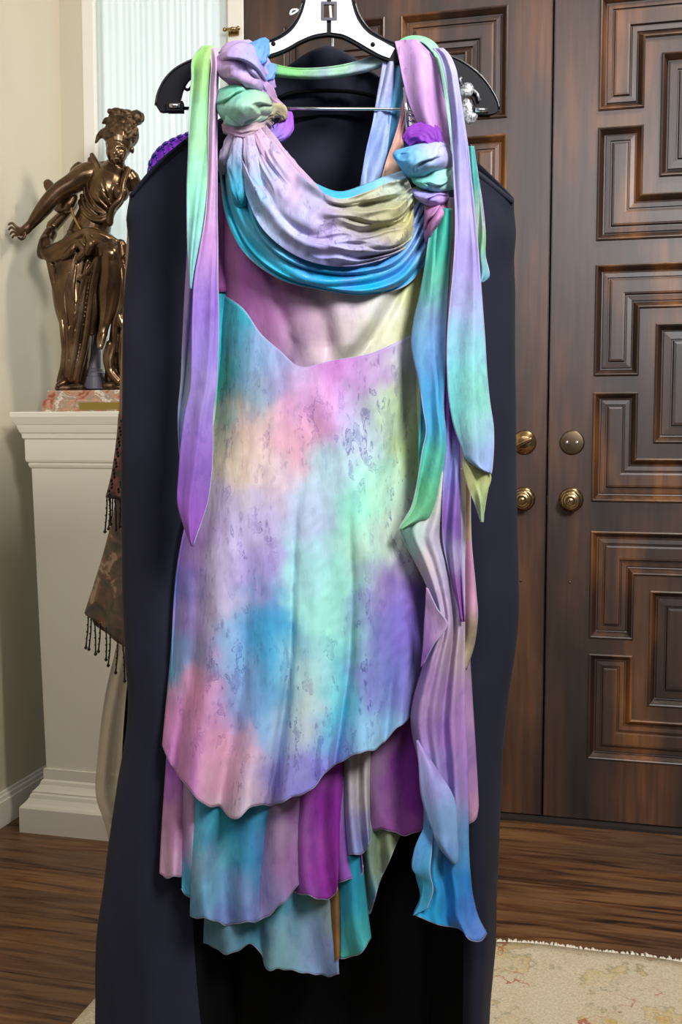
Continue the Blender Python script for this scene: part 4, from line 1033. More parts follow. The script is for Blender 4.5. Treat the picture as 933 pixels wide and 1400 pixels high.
ds('bodice', [
 [(298,285,0.0),(340,300,-.02),(400,330,-.03),(450,345,-.03),(500,350,-.03),(550,340,-.02),(590,320,.0)],
 [(298,345,0.0),(340,360,-.022),(390,395,-.034),(440,415,-.036),(500,415,-.034),(550,395,-.022),(584,375,.0)],
 [(298,408,.012),(330,429,-.012),(358,466,-.018),(383,488,-.022),(408,510,-.024),(455,502,-.024),(505,493,-.020),(545,476,-.014),(578,458,.012)]], BO, satin_m, 110, 70, fold=bofold, crinkle=0.002, csc=.02)
ds('bodice_back', [[(298,250,.01),(400,270,.04),(500,270,.04),(590,250,.01)],[(298,399,.01),(400,400,.035),(500,400,.035),(578,440,.01)]], BO, chiffon_m, 40, 20)

# cowl: deep lower drape, then the gathered upper drape
CU = [(310,250,'#6b8fa8'),(315,280,'#2fa5bd'),(325,310,'#29a3bb'),(350,340,'#2ba7c1'),(390,372,'#2ca6c4'),(440,390,'#1f9fc8'),(500,398,'#1ba2cc'),(550,385,'#3a9fd4'),(580,350,'#63a9da'),(345,300,'#3aa5bd'),(380,330,'#6fb5d2'),(420,355,'#5a98d6'),(480,372,'#4a8fd6'),(530,360,'#5c9ad8'),(570,320,'#8fa9d8'),(582,290,'#8da2d2'),(345,250,'#5fa6c0'),(365,290,'#8fb9d8')]
def cufold(u, v):
    wn = vnoise(u*2.5, v*1.5, 2.0, 1.4)
    g = np.sin(v*2*math.pi*2.6 + 1.2*u + .6 + 1.8*wn)
    return -0.05*np.sin(math.pi*u)**1.2 + 0.005*g*(0.5+0.5*np.cos(2*math.pi*u)*.6+.3) + .012*saw(1 - v*2.6 + .25*wn + .3*np.sin(3*u)) + .004*np.sin(v*31 + 5*u)*np.cos(math.pi*u)**2
ds('cowl_drape', [
 [(330,185,-.02),(350,245,-.03),(385,295,-.035),(430,330,-.035),(490,340,-.035),(545,315,-.03),(578,262,-.02)],
 [(318,205,-.018),(335,268,-.025),(368,322,-.03),(418,358,-.03),(485,368,-.03),(550,345,-.025),(584,290,-.015)],
 [(308,225,-.012),(318,280,-.02),(345,335,-.022),(395,375,-.024),(470,392,-.024),(545,378,-.02),(586,325,-.01)],
 [(302,245,-.006),(308,290,-.012),(332,342,-.014),(380,380,-.016),(440,396,-.016),(505,403,-.016),(555,390,-.012),(588,352,-.002)]], CU, satin_m, 130, 140, fold=cufold, hem='b')
CO = [(345,175,'#b9a0b4'),(365,200,'#b79cb8'),(340,215,'#b5a6c6'),(335,240,'#8da6c4'),(350,262,'#6fb0cc'),(385,235,'#bda2c0'),(405,262,'#b899b4'),(380,275,'#b3add2'),(400,300,'#bdbedd'),(370,300,'#a5bbd8'),(420,320,'#b4b6dc'),(440,292,'#b3a4ba'),(430,262,'#98a8c6'),(460,282,'#a8a79a'),(480,300,'#9c9678'),(445,320,'#9d7fc0'),(470,330,'#b3abd0'),(500,290,'#a9a893'),(530,270,'#b0bcae'),(555,258,'#a6b7ac'),(520,300,'#a09a62'),(550,295,'#b0aa68'),(560,320,'#b9b47a'),(510,325,'#a29a7c'),(500,345,'#a3a2cc'),(540,342,'#a8a3c0'),(420,345,'#8f9fd6'),(460,352,'#9ba6da'),(360,240,'#a8b0d2')]
def cofold(u, v):
    wn = vnoise(u*2.2, v*1.6, 4.0, 1.6); wn2 = vnoise(u*5.0, v*3.0, 8.0, 1.4)
    g = np.sin(v*math.pi*5.0 + 2.5*u + 2.6*wn + .4)
    g2 = 1 - np.abs(np.sin(v*math.pi*6.0 - 2.5*u + 3.2*wn + 1.5*wn2))
    right = np.clip((u-.52)*4, 0, 1); left = np.clip((.34-u)*4, 0, 1)
    return -0.052*np.sin(math.pi*u)**1.1 - 0.0035*g*(1+right) - .010*g2*right - .006*g2*left - .012*saw(v*3.2 - .5*u + .55*wn)*right - .009*saw(v*3.0 + .6*u + .5*wn)*left - .004*wn2 + .02*np.clip((u-.93)*12,0,1)
ds('cowl_gather', [
 [(352,172,-.03),(376,196,-.035),(405,232,-.04),(434,258,-.04),(462,272,-.04),(500,263,-.04),(530,250,-.035),(556,243,-.03)],
 [(344,176,-.036),(368,212,-.042),(400,254,-.046),(436,284,-.046),(472,291,-.046),(520,278,-.044),(545,265,-.04),(562,256,-.034)],
 [(336,180,-.036),(356,228,-.042),(388,280,-.046),(430,312,-.046),(480,318,-.046),(525,306,-.042),(550,296,-.04),(566,280,-.034)],
 [(326,184,-.034),(344,242,-.04),(374,300,-.044),(425,338,-.044),(485,345,-.044),(530,336,-.04),(552,325,-.036),(566,308,-.03)],
 [(318,190,-.026),(332,252,-.03),(362,316,-.036),(415,354,-.036),(480,364,-.036),(530,352,-.032),(556,338,-.028),(567,330,-.02)]], CO, silk_m, 170, 150, fold=cofold, crinkle=.004, csc=.035)
# pale blue inner edge of the neckline
ds('neck_facing', [[(392,206,-.01),(412,236,-.02),(438,254,-.03),(462,262,-.035),(500,252,-.03),(530,240,-.02),(556,232,-.01)],
                   [(390,214,-.03),(410,242,-.055),(436,262,-.075),(462,272,-.08),(500,264,-.07),(530,252,-.05),(556,243,-.035)]], [(400,230,'#6fb0cc'),(440,258,'#4fb6da'),(470,266,'#58c0e0'),(500,256,'#78c2e0'),(545,240,'#9ac4d8')], satin_m, 60, 12)

# ---- under layers of the skirt, back to front
def hang(name, top, bot, dye, d, nu=50, nv=50, amp=.012, fr=3.0, ph=0.0, mat=None, warp=13, label=None, edge=.012):
    f = lambda u, v: 1.4*amp*np.sin(u*2*math.pi*fr + ph + .8*np.sin(v*3))*(0.35+0.65*v) + edge*np.abs(2*u-1)**4
    d = d + .012; dye = [(p[0], p[1], tuple(0.93 * int(p[2][k:k + 2], 16) for k in (1, 3, 5))) for p in dye]
    t = [(x, y, d) for x, y in top]; b_ = [(x, y, d) for x, y in bot]
    ta = spl(np.array(t, float), 9); ba = spl(np.array(b_, float), 9)
    m = [tuple(0.5*(p+q_)) for p, q_ in zip(ta, ba)]
    return ds(name, [t, m, b_], dye, mat or chiffon_m, nu, nv, fold=f, hem='b', warp=warp, hw=2.6)
hang('back_hem_layer', [(285,1180),(340,1180),(400,1180),(455,1180)], [(277,1290),(300,1300),(328,1300),(345,1292),(356,1302),(363,1322),(385,1327),(405,1325),(430,1334),(465,1330)],
     [(290,1240,'#4f7f93'),(300,1285,'#6b97a8'),(340,1250,'#5c9cb0'),(340,1285,'#4f8296'),(400,1240,'#5aa0b4'),(400,1290,'#86a8ba'),(440,1290,'#8e9cc4'),(440,1325,'#86a0cc'),(450,1240,'#7d9690'),(380,1320,'#7fb0b8'),(420,1325,'#8fb6cc')], .015, 70, 50, .012, 2.5, 1.0)
hang('amber_layer', [(448,1180),(466,1180)], [(454,1318),(467,1308)], [(458,1240,'#7d5a34'),(460,1300,'#9a6b3a')], .008, 12, 30, .003, 1)
hang('turquoise_layer', [(462,1170),(495,1170)], [(467,1312),(480,1306),(496,1298),(507,1284)], [(475,1220,'#2f93ad'),(490,1270,'#2fa8b6'),(480,1300,'#4cae9e'),(500,1285,'#5fb9b4'),(470,1270,'#3a8fae')], -.004, 24, 40, .006, 1.2)
hang('olive_layer', [(480,1120),(548,1120)], [(494,1250),(503,1253),(510,1238),(517,1215),(548,1142)], [(495,1160,'#5f9e98'),(510,1180,'#93a57c'),(535,1150,'#8e9a78'),(500,1230,'#6fa8b8'),(500,1200,'#5a9aa0'),(520,1170,'#a0a27e')], .016, 30, 40, .01, 2.2)
hang('plum_layer', [(470,985),(530,975),(585,985)], [(500,1130),(522,1135),(545,1139),(582,1136)], [(500,1060,'#8b6a8e'),(510,1040,'#8f7a90'),(530,1080,'#8a4a96'),(555,1040,'#7c2f90'),(560,1090,'#843496'),(575,1060,'#752a86'),(510,1110,'#ad86a4'),(540,1125,'#a05aa6'),(500,1090,'#8e7a96'),(525,1020,'#6d3a72')], .004, 50, 40, .006, 1.6, 1.0)
hang('cream_strip', [(465,1010),(510,1005)], [(469,1166),(478,1171),(492,1168),(500,1160),(505,1140)], [(470,1060,'#8b8298'),(485,1060,'#c9c4b8'),(490,1100,'#c4bfc0'),(495,1080,'#bdb8ae'),(480,1140,'#8f8cc6'),(490,1160,'#86a4d0'),(470,1120,'#8a76a8'),(498,1145,'#9a96cc')], -.008, 30, 50, .008, 2.0, .6)
hang('violet_strip', [(440,1030),(485,1020)], [(440,1215),(462,1208),(485,1201),(494,1192),(495,1180)], [(450,1080,'#8f5fa6'),(470,1100,'#8c7aa6'),(460,1150,'#8a55a2'),(480,1190,'#9a62b8'),(450,1200,'#8a4a9c'),(475,1060,'#8e86a4')], -.002, 26, 50, .008, 1.6)
hang('magenta_strip', [(405,1050),(470,1035)], [(400,1216),(412,1224),(435,1227),(462,1222),(463,1208)], [(420,1090,'#8c4a96'),(440,1110,'#8a2f98'),(450,1150,'#96309e'),(430,1180,'#a04aa6'),(445,1205,'#9a34a2'),(412,1205,'#8e58a0'),(420,1140,'#96609e')], -.012, 34, 50, .008, 1.5, 2.0)
hang('mauve_layer', [(360,1060),(425,1050)], [(345,1262),(372,1246),(392,1234),(405,1212),(414,1196)], [(375,1110,'#a08aa6'),(390,1140,'#a487a8'),(410,1110,'#93689c'),(400,1180,'#9a6ca0'),(370,1200,'#9a8ab4'),(360,1240,'#8c90c0'),(395,1210,'#9a78a8')], -.016, 36, 50, .007, 1.4, .5)
hang('turquoise_blue_layer', [(262,1080),(300,1085),(340,1080),(385,1075)], [(261,1250),(280,1258),(300,1260),(322,1264),(345,1260),(356,1252)], [(275,1130,'#5aa8c0'),(285,1180,'#86a8bc'),(300,1120,'#2f9ab0'),(330,1110,'#3c98b8'),(350,1120,'#3a8db6'),(365,1150,'#5c86b8'),(310,1170,'#4fb0c0'),(340,1180,'#3a90c0'),(275,1240,'#74a8cc'),(310,1240,'#7f90cc'),(330,1215,'#7a9ac4'),(345,1250,'#8494cc'),(290,1215,'#6fb4c4')], -.014, 60, 55, .012, 1.7, 2.6)
hang('pink_teal_layer', [(246,1060),(278,1070)], [(250,1216),(256,1225),(268,1224),(273,1200)], [(255,1110,'#c48ab0'),(262,1140,'#b294b4'),(262,1180,'#5f9fc0'),(260,1215,'#4aa0c0'),(268,1100,'#a8a0b8')], -.004, 20, 45, .006, 1.2)
hang('pink_layer', [(229,1020),(245,1030),(262,1050)], [(217,1197),(226,1199),(238,1196),(258,1200)], [(235,1050,'#9a4ab4'),(240,1080,'#c48ac0'),(235,1130,'#d09abc'),(250,1120,'#c890b4'),(225,1180,'#d2a2bc'),(245,1180,'#c4a0b8'),(230,1060,'#a054b4')], .004, 26, 50, .006, 1.3)

# ---- cascade on the right side
hang('rose_lobe', [(600,840),(640,850)], [(612,1126),(640,1128),(651,1116),(655,1098)], [(625,900,'#a48aa0'),(640,960,'#b08cb4'),(640,1030,'#a080b4'),(630,1070,'#a37cb2'),(645,1100,'#c592b4'),(640,1120,'#cfa2b8')], .012, 24, 60, .004, 1.4)
ds('side_flounce', [[(600,560,.0),(640,560,.01)],[(602,640,.0),(643,650,.012)],[(604,740,.0),(645,745,.012)],[(606,800,.0),(651,810,.0)],[(606,850,.0),(653,848,-.006)],[(606,875,.0),(648,884,.012)],[(606,905,.0),(638,916,.004)]],
   [(630,600,'#8a5aa8'),(640,680,'#8e7a50'),(635,720,'#a58a6a'),(640,780,'#b07a9a'),(640,830,'#b488a0'),(645,870,'#a89a72'),(625,880,'#a89a80'),(630,910,'#a59488')], chiffon_m, 24, 70, fold=lambda u, v: .006*np.sin(u*9+4*v), hem='r')
CA = [(585,700,'#c4c6bc'),(560,735,'#a9cfc2'),(600,740,'#c2bcc4'),(580,780,'#c0b0b4'),(615,760,'#b3aeca'),(610,820,'#b1a6c2'),(600,850,'#b79fb6'),(590,880,'#a98bb4'),(615,900,'#b0a0a4'),(595,930,'#9a7ab0'),(620,950,'#a886b6'),(585,960,'#a98cae'),(600,1000,'#8f6aac'),(625,1010,'#a27ab4'),(585,1020,'#a68cc0'),(585,1060,'#93a0cc'),(610,1060,'#9080bc'),(630,1060,'#9e7cb6'),(595,1100,'#7f9ccc'),(620,1110,'#8f92c0'),(585,1130,'#4aa6c8'),(600,1150,'#6a9ecc'),(630,1150,'#5a96c8'),(575,1190,'#4a92c6'),(590,1200,'#36a4c4'),(620,1200,'#2f84c4'),(640,1220,'#2f74bc'),(600,1240,'#2f98c6'),(625,1250,'#3a78c4'),(650,1260,'#5e84cc'),(660,1280,'#6a90d4')]
def cafold(u, v):
    return .012*np.sin(u*2*math.pi*1.6 + 1.0 + 2.2*v) *(.5+.5*v) + .006*np.sin(u*2*math.pi*3.2 + 4*v) - .006*np.sin(math.pi*u)
ds('cascade_panel', [
 [(575,640,-.018),(606,640,-.03),(636,640,-.012)],
 [(560,700,-.022),(602,700,-.034),(637,700,-.012)],
 [(547,724,-.030),(600,735,-.036),(637,735,-.012)],
 [(566,765,-.030),(604,768,-.036),(636,770,-.012)],
 [(584,803,-.030),(610,806,-.036),(636,808,-.012)],
 [(596,850,-.030),(616,852,-.036),(636,855,-.012)],
 [(580,905,-.030),(610,910,-.036),(636,912,-.012)],
 [(562,985,-.025),(602,990,-.036),(637,990,-.012)],
 [(574,1050,-.025),(606,1052,-.036),(640,1052,-.012)],
 [(580,1110,-.025),(608,1112,-.036),(641,1112,-.012)],
 [(577,1150,-.025),(610,1155,-.036),(641,1150,-.012)],
 [(568,1190,-.025),(608,1195,-.036),(643,1190,-.012)],
 [(575,1225,-.030),(612,1225,-.036),(647,1225,-.012)],
 [(567,1246,-.032),(612,1252,-.036),(655,1255,-.012)],
 [(566,1250,-.034),(600,1264,-.036),(632,1272,-.03),(643,1285,-.03),(658,1286,-.02),(666,1276,-.012)]], CA, chiffon_m, 60, 190, fold=cafold, hem='b', warp=9)
ds('cascade_flap', [[(583,803,-.052),(585,804,-.050)],[(582,830,-.044),(598,832,-.056)],[(580,855,-.042),(612,853,-.060)],[(579,880,-.042),(594,880,-.054)],[(576,912,-.042),(579,908,-.044)]],
   [(590,830,'#a98cb4'),(605,852,'#c4a6be'),(588,870,'#9a72b2'),(580,900,'#8a5aa8')], chiffon_m, 16, 40, hem='r')
ds('tail_fold', [[(570,1012,-.038),(571,1012,-.039),(572,1012,-.038)],[(573,1042,-.048),(584,1040,-.053),(594,1046,-.046)],[(577,1090,-.054),(600,1092,-.066),(622,1094,-.054)],[(590,1130,-.056),(606,1136,-.066),(626,1140,-.054)],[(606,1165,-.056),(614,1172,-.064),(626,1178,-.054)],[(620,1181,-.054),(623,1182,-.054)]],
   [(585,1030,'#a68cc0'),(605,1030,'#9d7cb6'),(585,1052,'#9c9aca'),(605,1060,'#9088c0'),(585,1085,'#84a0cc'),(600,1110,'#86a4cc'),(615,1140,'#7fa2cc'),(620,1170,'#6a98c8')], chiffon_m, 20, 40, hem='l')
ds('tail_flap', [[(580,1130,-.040),(592,1130,-.042)],[(566,1165,-.040),(590,1168,-.050)],[(564,1188,-.042),(588,1190,-.056)],[(578,1208,-.044),(592,1212,-.056)],[(574,1235,-.046),(592,1220,-.056)],[(565,1252,-.046),(584,1243,-.054)]],
   [(585,1140,'#5a94c8'),(570,1185,'#6a8ecc'),(585,1190,'#3aa0c0'),(588,1210,'#3aa8b8'),(572,1245,'#4a9cc8')], chiffon_m, 16, 50, hem='r')

# ---- ribbons
def ribbon(name, rows, dye, d, amp=.003, mat=None, nu=28, nv=100, fr=1.0, hem=None, warp=7):
    def soft(h):
        v_ = [int(h[k:k + 2], 16) for k in (1, 3, 5)]; g_ = sum(v_) / 3
        return tuple(0.86 * q_ + 0.14 * g_ for q_ in v_)
    dye = [(p[0], p[1], soft(p[2])) for p in dye]
    R = []
    for r in rows:
        y, a_, b_ = r[:3]; dd_ = r[3] if len(r) > 3 else 0.0; dy = r[4] if len(r) > 4 else 0.0
        R.append([(a_, y, d + dd_), ((a_+b_)/2, y + dy/2, d + dd_ - .003), (b_, y + dy, d + dd_)])
    return ds(name, R, dye, mat or chiffon_m, nu, nv, fold=lambda u, v: amp*np.sin(u*2*math.pi*fr + 9*v) - .0045*saw(u*1.3 + .35 + .5*np.sin(2.5*v + d*90)), hem=hem, warp=warp)
# left: lavender sliver, green ribbon, pink to purple ribbon
ribbon('ribbon_back', [(330,257,262),(400,253,264),(460,250,264),(520,247,264),(570,243,262),(600,244,262),(640,247,262)], [(258,380,'#a086c0'),(255,450,'#9a8ac4'),(252,520,'#9aa4b4'),(246,580,'#8fa4cc'),(250,620,'#8a80c4')], -.012)
ribbon('green_ribbon', [(63,276,292,.0),(75,266,291,-.012),(110,262,289,-.018),(150,259,287,-.02),(200,258,286,-.02),(250,256,284,-.02),(300,256,281,-.02),(345,257,275,-.02),(375,259,268,-.02),(395,260,264,-.02)],
  [(280,66,'#9fd878'),(278,90,'#93d070'),(275,120,'#8fce7c'),(270,150,'#8fd298'),(263,180,'#8fdcb0'),(272,190,'#9bd68c'),(262,230,'#7fdcb8'),(275,230,'#98d8a8'),(262,280,'#86d8c0'),(272,300,'#86d4b8'),(262,340,'#86cdc8'),(262,390,'#80b8cc')], -.02, hem='l')
ribbon('purple_ribbon', [(66,284,298,.0),(80,288,299,-.012),(120,287,298,-.016),(180,285,297,-.018),(240,284,297,-.018),(290,281,297,-.018),(340,273,298,-.018),(380,266,298,-.018),(430,263,299,-.018),(490,262,298,-.018),(530,260,296,-.018),(570,252,291,-.018),(610,247,291,-.018),(650,244,289,-.018),(690,243,283,-.018),(715,250,275,-.018),(735,257,268,-.018),(747,262,264,-.018)],
  [(292,80,'#c8a4c8'),(290,150,'#d0a8d0'),(290,230,'#cf9fcc'),(290,290,'#c79ccb'),(285,330,'#b884c4'),(275,370,'#a47cc8'),(280,420,'#8a68c4'),(280,480,'#8a74c8'),(275,530,'#9a86cc'),(270,580,'#8f72c4'),(265,620,'#9468c4'),(262,660,'#8a58b8'),(258,700,'#8e52b4'),(262,740,'#8e4fb2'),(283,660,'#7f5ab0')], -.026, hem='r', amp=.003)
# right: mint edge ribbon arching over the hanger, lavender ribbon, its lime tail
MI = [(545,58,'#7fcf9c'),(575,53,'#8fd6a4'),(598,66,'#7fcc9c'),(608,100,'#8ed6ac'),(614,140,'#b4e0c8'),(618,190,'#b0e0d0'),(620,230,'#a4dcd2')]
ds('mint_ribbon', [[(538,62,.012),(545,64,.008)],[(555,51,.008),(558,56,.0)],[(578,50,.004),(578,58,-.018)],[(596,60,.004),(592,72,-.02)],[(606,80,.0),(600,90,-.022)],[(613,110,-.004),(606,118,-.024)],[(619,150,-.006),(611,154,-.026)],[(624,200,-.006),(617,204,-.026)],[(627,250,-.006),(619,254,-.026)]], MI, chiffon_m, 12, 80, warp=5)
ribbon('lavender_ribbon', [(66,592,606,.004),(74,600,614,-.008),(90,606,622,-.02),(120,612,628,-.028),(160,617,634,-.03),(200,619,640,-.03),(250,621,645,-.03),(300,623,650,-.03),(340,622,654,-.03),(380,619,657,-.03),(420,615,660,-.03),(460,612,663,-.03),(510,612,666,-.03),(550,615,670,-.03),(585,622,675,-.03),(612,632,675,-.03,6),(630,640,673,-.03,12),(640,655,672,-.03,8)],
  [(605,75,'#a9a4dc'),(615,110,'#a8a8e0'),(625,150,'#a2a0dc'),(630,200,'#a4a0dc'),(632,250,'#a49cd8'),(630,300,'#a79fda'),(640,340,'#9f92d0'),(640,380,'#9a8ccc'),(625,400,'#a8b0d8'),(640,430,'#8fa0cc'),(630,460,'#80b8d0'),(645,480,'#7fc4c8'),(620,510,'#6fd0d4'),(650,540,'#7fd0bc'),(635,560,'#86d0c0'),(620,560,'#5ad0d8'),(655,590,'#8fc4cc'),(650,620,'#86a8d0'),(668,640,'#98aede')], -.03, hem='lr', nu=36, nv=130, amp=.004)
ribbon('lime_tail', [(600,630,642,.0),(622,632,650,.0),(645,634,672,.0,6),(665,640,668,.0,4),(690,650,664,.0),(714,658,661,.0)], [(640,620,'#a8a878'),(650,660,'#a9b06a'),(655,680,'#a4b874'),(640,645,'#b0ac72'),(660,705,'#9ab890')], -.05, amp=.002, hem='l')
ribbon('blue_tip', [(200,636,648),(240,642,654),(280,648,660),(320,650,664),(350,651,664),(372,654,668,0,8),(386,657,660)], [(648,230,'#4aa8a8'),(652,280,'#4fb48c'),(660,320,'#62bc7c'),(655,300,'#c090b8'),(660,350,'#8cc070'),(660,380,'#5aa8d8'),(655,370,'#74b4dc')], .0, amp=.004, hem='r')
ribbon('pale_strip', [(270,606,622),(320,604,624),(380,603,622),(440,605,618),(480,606,615)], [(610,300,'#9a8c90'),(610,350,'#a09484'),(610,420,'#9a92a8'),(612,470,'#7f90c0')], -.03, amp=.002)
ribbon('teal_ribbon', [(285,597,618),(320,588,617),(360,582,614),(400,575,612),(440,566,610),(468,563,609),(490,566,609),(520,573,608),(560,579,607),(590,583,610),(615,578,612,0),(640,574,608),(670,569,604),(695,562,598),(710,553,590),(718,548,575,0,-4),(724,546,552)],
  [(605,300,'#2fb098'),(600,340,'#3cb49a'),(590,380,'#4fb89c'),(600,390,'#54b48c'),(575,430,'#6aa0b8'),(600,420,'#7f94c4'),(580,470,'#5f9cca'),(600,470,'#6a94cc'),(590,520,'#4a98cc'),(600,550,'#3a98cc'),(585,580,'#3a94cc'),(600,600,'#4ab0c0'),(580,630,'#4ab89c'),(600,640,'#55bc8c'),(580,670,'#54b886'),(590,690,'#66bc86'),(560,712,'#72c08e'),(550,722,'#86c48c')], -.042, hem='lr', nu=36, nv=120, amp=.005)
ribbon('teal_under_ribbon', [(450,572,600),(520,574,607),(560,575,608),(600,573,610),(640,572,609),(690,566,600)], [(580,500,'#3f9ed0'),(580,560,'#35a0cc'),(580,600,'#44b0b4'),(590,650,'#52b890')], -.03, amp=.003)
ribbon('violet_ribbon', [(480,606,616),(540,607,622),(580,607,626),(620,607,629),(660,606,630),(700,605,630),(740,606,631),(780,614,632),(820,624,634),(850,631,636)],
  [(614,520,'#7f5ab8'),(616,560,'#7a48b4'),(620,600,'#7c3cb0'),(612,620,'#8fa4d8'),(614,650,'#86a0d8'),(626,660,'#7a3fb4'),(612,690,'#9a7ac0'),(626,720,'#6f3aa8'),(616,760,'#a8a4c8'),(628,800,'#84489c'),(632,840,'#8a4aa0')], -.036, amp=.006, nu=20, fr=1.3)

# ---- band behind the neck and the back straps
ds('neck_band', [[(364,84,.004),(395,92,.014),(430,93,.016),(475,87,.016),(505,78,.014),(530,68,.01)],[(366,94,.002),(400,98,.012),(430,99,.014),(475,95,.014),(505,87,.012),(532,78,.008)],[(364,104,.004),(400,107,.012),(440,108,.014),(480,103,.014),(510,96,.012),(536,86,.01)]],
   [(380,90,'#8fcf7a'),(420,95,'#8fcc6e'),(470,90,'#86c87a'),(510,80,'#7abf86'),(440,102,'#a8a4cc'),(490,98,'#aaa4d0'),(520,90,'#a49cc8'),(380,104,'#4f9c74'),(430,107,'#5a9c78')], chiffon_m, 50, 16, fold=lambda u, v: .003*np.sin(v*7), warp=4)
ribbon('blue_strap', [(84,524,540),(130,516,538),(170,509,534),(210,500,529),(245,494,522),(275,490,518)], [(530,100,'#a4a8d6'),(525,150,'#94a8d8'),(518,200,'#8aa4d6'),(508,250,'#93aad8')], .004, amp=.004, nu=18)
ribbon('teal_strap', [(82,536,552),(130,533,556),(170,530,552),(210,524,548),(250,516,542)], [(544,100,'#6aa8cc'),(544,150,'#4a98bc'),(540,190,'#4a90bc'),(530,240,'#6a90bc')], .010, amp=.004)
ribbon('dark_strap', [(100,548,560),(150,548,566),(200,546,575),(250,546,580)], [(555,120,'#6a5a80'),(555,180,'#3a6a98'),(560,220,'#3f6c9c')], .014, amp=.002)
ribbon('peach_strap', [(130,552,556),(155,548,556),(180,542,552),(205,534,552),(225,527,552),(250,520,552)], [(552,150,'#d08a90'),(546,180,'#d69c92'),(540,215,'#dcb098'),(535,240,'#e0b89a')], -.002, amp=.002)

# ---- left shoulder: wrapped knots
db('shoulder_wrap', [(300,86,-.012,10),(312,84,-.022,24),(328,88,-.028,33),(344,98,-.026,30),(358,112,-.022,20),(368,126,-.018,12)],
   [(300,70,'#c8a4c4'),(320,65,'#c0a0cc'),(335,68,'#a49cd4'),(310,90,'#b89cc8'),(330,85,'#a2a0d4'),(345,90,'#8fa0d8'),(320,110,'#c896b4'),(340,118,'#cf9aa4'),(350,105,'#a894c8'),(362,120,'#b094c4'),(300,105,'#c89cb4')], chiffon_m, 5, .10, .5, .75, label='lavender and pink puff wrapped over the hanger arm')
db('blue_curl', [(336,96,-.04,9),(346,84,-.044,15),(354,70,-.042,16),(362,58,-.036,9),(366,53,-.03,3)], [(340,90,'#8fa4dc'),(350,78,'#6a98d6'),(358,64,'#4a92d0'),(362,70,'#6a90d4')], chiffon_m, 4, .12, .6, .7, ns=30)
db('blue_knob', [(356,112,-.03,8),(366,98,-.028,12),(372,86,-.02,8)], [(360,100,'#8a9cd8'),(370,92,'#5a98d0')], chiffon_m, 4, .1, .5, .8, ns=24)
db('lilac_twist', [(338,112,-.048,6),(352,118,-.046,12),(364,128,-.04,12),(374,140,-.034,8),(386,146,-.028,4)], [(345,114,'#b496c4'),(360,124,'#b092c0'),(372,138,'#b08cae'),(385,146,'#a08890')], chiffon_m, 4, .14, .6, .7, ns=30)
db('mint_knot', [(300,138,-.03,10),(312,140,-.044,24),(328,146,-.052,30),(346,148,-.048,24),(362,144,-.04,15),(372,140,-.03,7)],
   [(305,130,'#6fbca4'),(315,122,'#4fae94'),(325,120,'#5cb89c'),(310,150,'#a4d0c0'),(325,160,'#a8ccc4'),(345,150,'#a8c8b4'),(340,130,'#8fccb4'),(360,140,'#a4b8a0'),(355,160,'#b0b4a0')], chiffon_m, 5, .10, .6, .8, label='mint green knot on the left shoulder')
db('olive_fold', [(352,156,-.036,8),(364,152,-.036,14),(378,150,-.03,13),(386,156,-.024,8),(389,164,-.02,4)], [(360,152,'#b0ac88'),(378,148,'#a8a078'),(386,160,'#a89a80')], chiffon_m, 4, .12, .5, .7, ns=26)
db('purple_loop', [(366,178,-.016,8),(374,184,-.018,12),(386,178,-.014,13),(393,164,-.01,9),(395,152,-.006,4)], [(368,180,'#8a84c8'),(380,180,'#9488cc'),(392,172,'#9a4ac4'),(394,158,'#a050cc')], chiffon_m, 4, .14, .4, .7, ns=26)
db('mauve_collar', [(304,176,-.024,6),(316,174,-.044,12),(334,176,-.054,13),(352,170,-.048,11),(364,166,-.036,8),(372,172,-.026,4)], [(305,176,'#b898b8'),(325,174,'#c0a0c0'),(345,172,'#b8a0a8'),(365,168,'#b0a09a')], silk_m, 6, .14, 1.0, .75, ns=36)
# gathers fanning from the knot into the cowl
for (pth, dy_) in (([(322,178,-.044,6),(314,200,-.044,9),(306,226,-.03,8),(303,246,-.02,4)], [(320,185,'#a89ab0'),(308,210,'#9690a4'),(304,240,'#8290b0')]),
                   ([(332,180,-.05,7),(326,205,-.058,11),(324,240,-.054,13),(330,275,-.05,9),(338,300,-.045,4)], [(330,190,'#b8a0b8'),(326,215,'#7fa0bc'),(326,250,'#3a9cb8'),(334,290,'#3aa4c0')]),
                   ([(340,182,-.054,7),(343,205,-.064,10),(352,240,-.068,12),(366,276,-.072,9),(380,304,-.074,4)], [(342,190,'#c0a4bc'),(346,215,'#a8acc8'),(356,250,'#8fb4d0'),(372,290,'#a8b8dc')]),
                   ([(350,178,-.052,7),(362,200,-.060,10),(382,236,-.070,11),(404,268,-.080,9),(428,292,-.086,4)], [(352,185,'#c4a6bc'),(366,205,'#bca0be'),(390,245,'#b8a2c4'),(420,285,'#b6a2be')]),
                   ([(360,174,-.046,6),(376,196,-.052,7),(400,228,-.064,8),(424,254,-.076,7),(450,272,-.086,3)], [(362,180,'#b69cae'),(384,208,'#b49ab4'),(410,240,'#b296b0'),(440,266,'#a49ca8')])):
    pth = pth[:-1] + [(pth[-1][0], pth[-1][1], pth[-1][2] + .03, 1.5)]
    db('gather', pth, dy_, silk_m, 5, .16, .3, .55, ns=34, nphi=40)

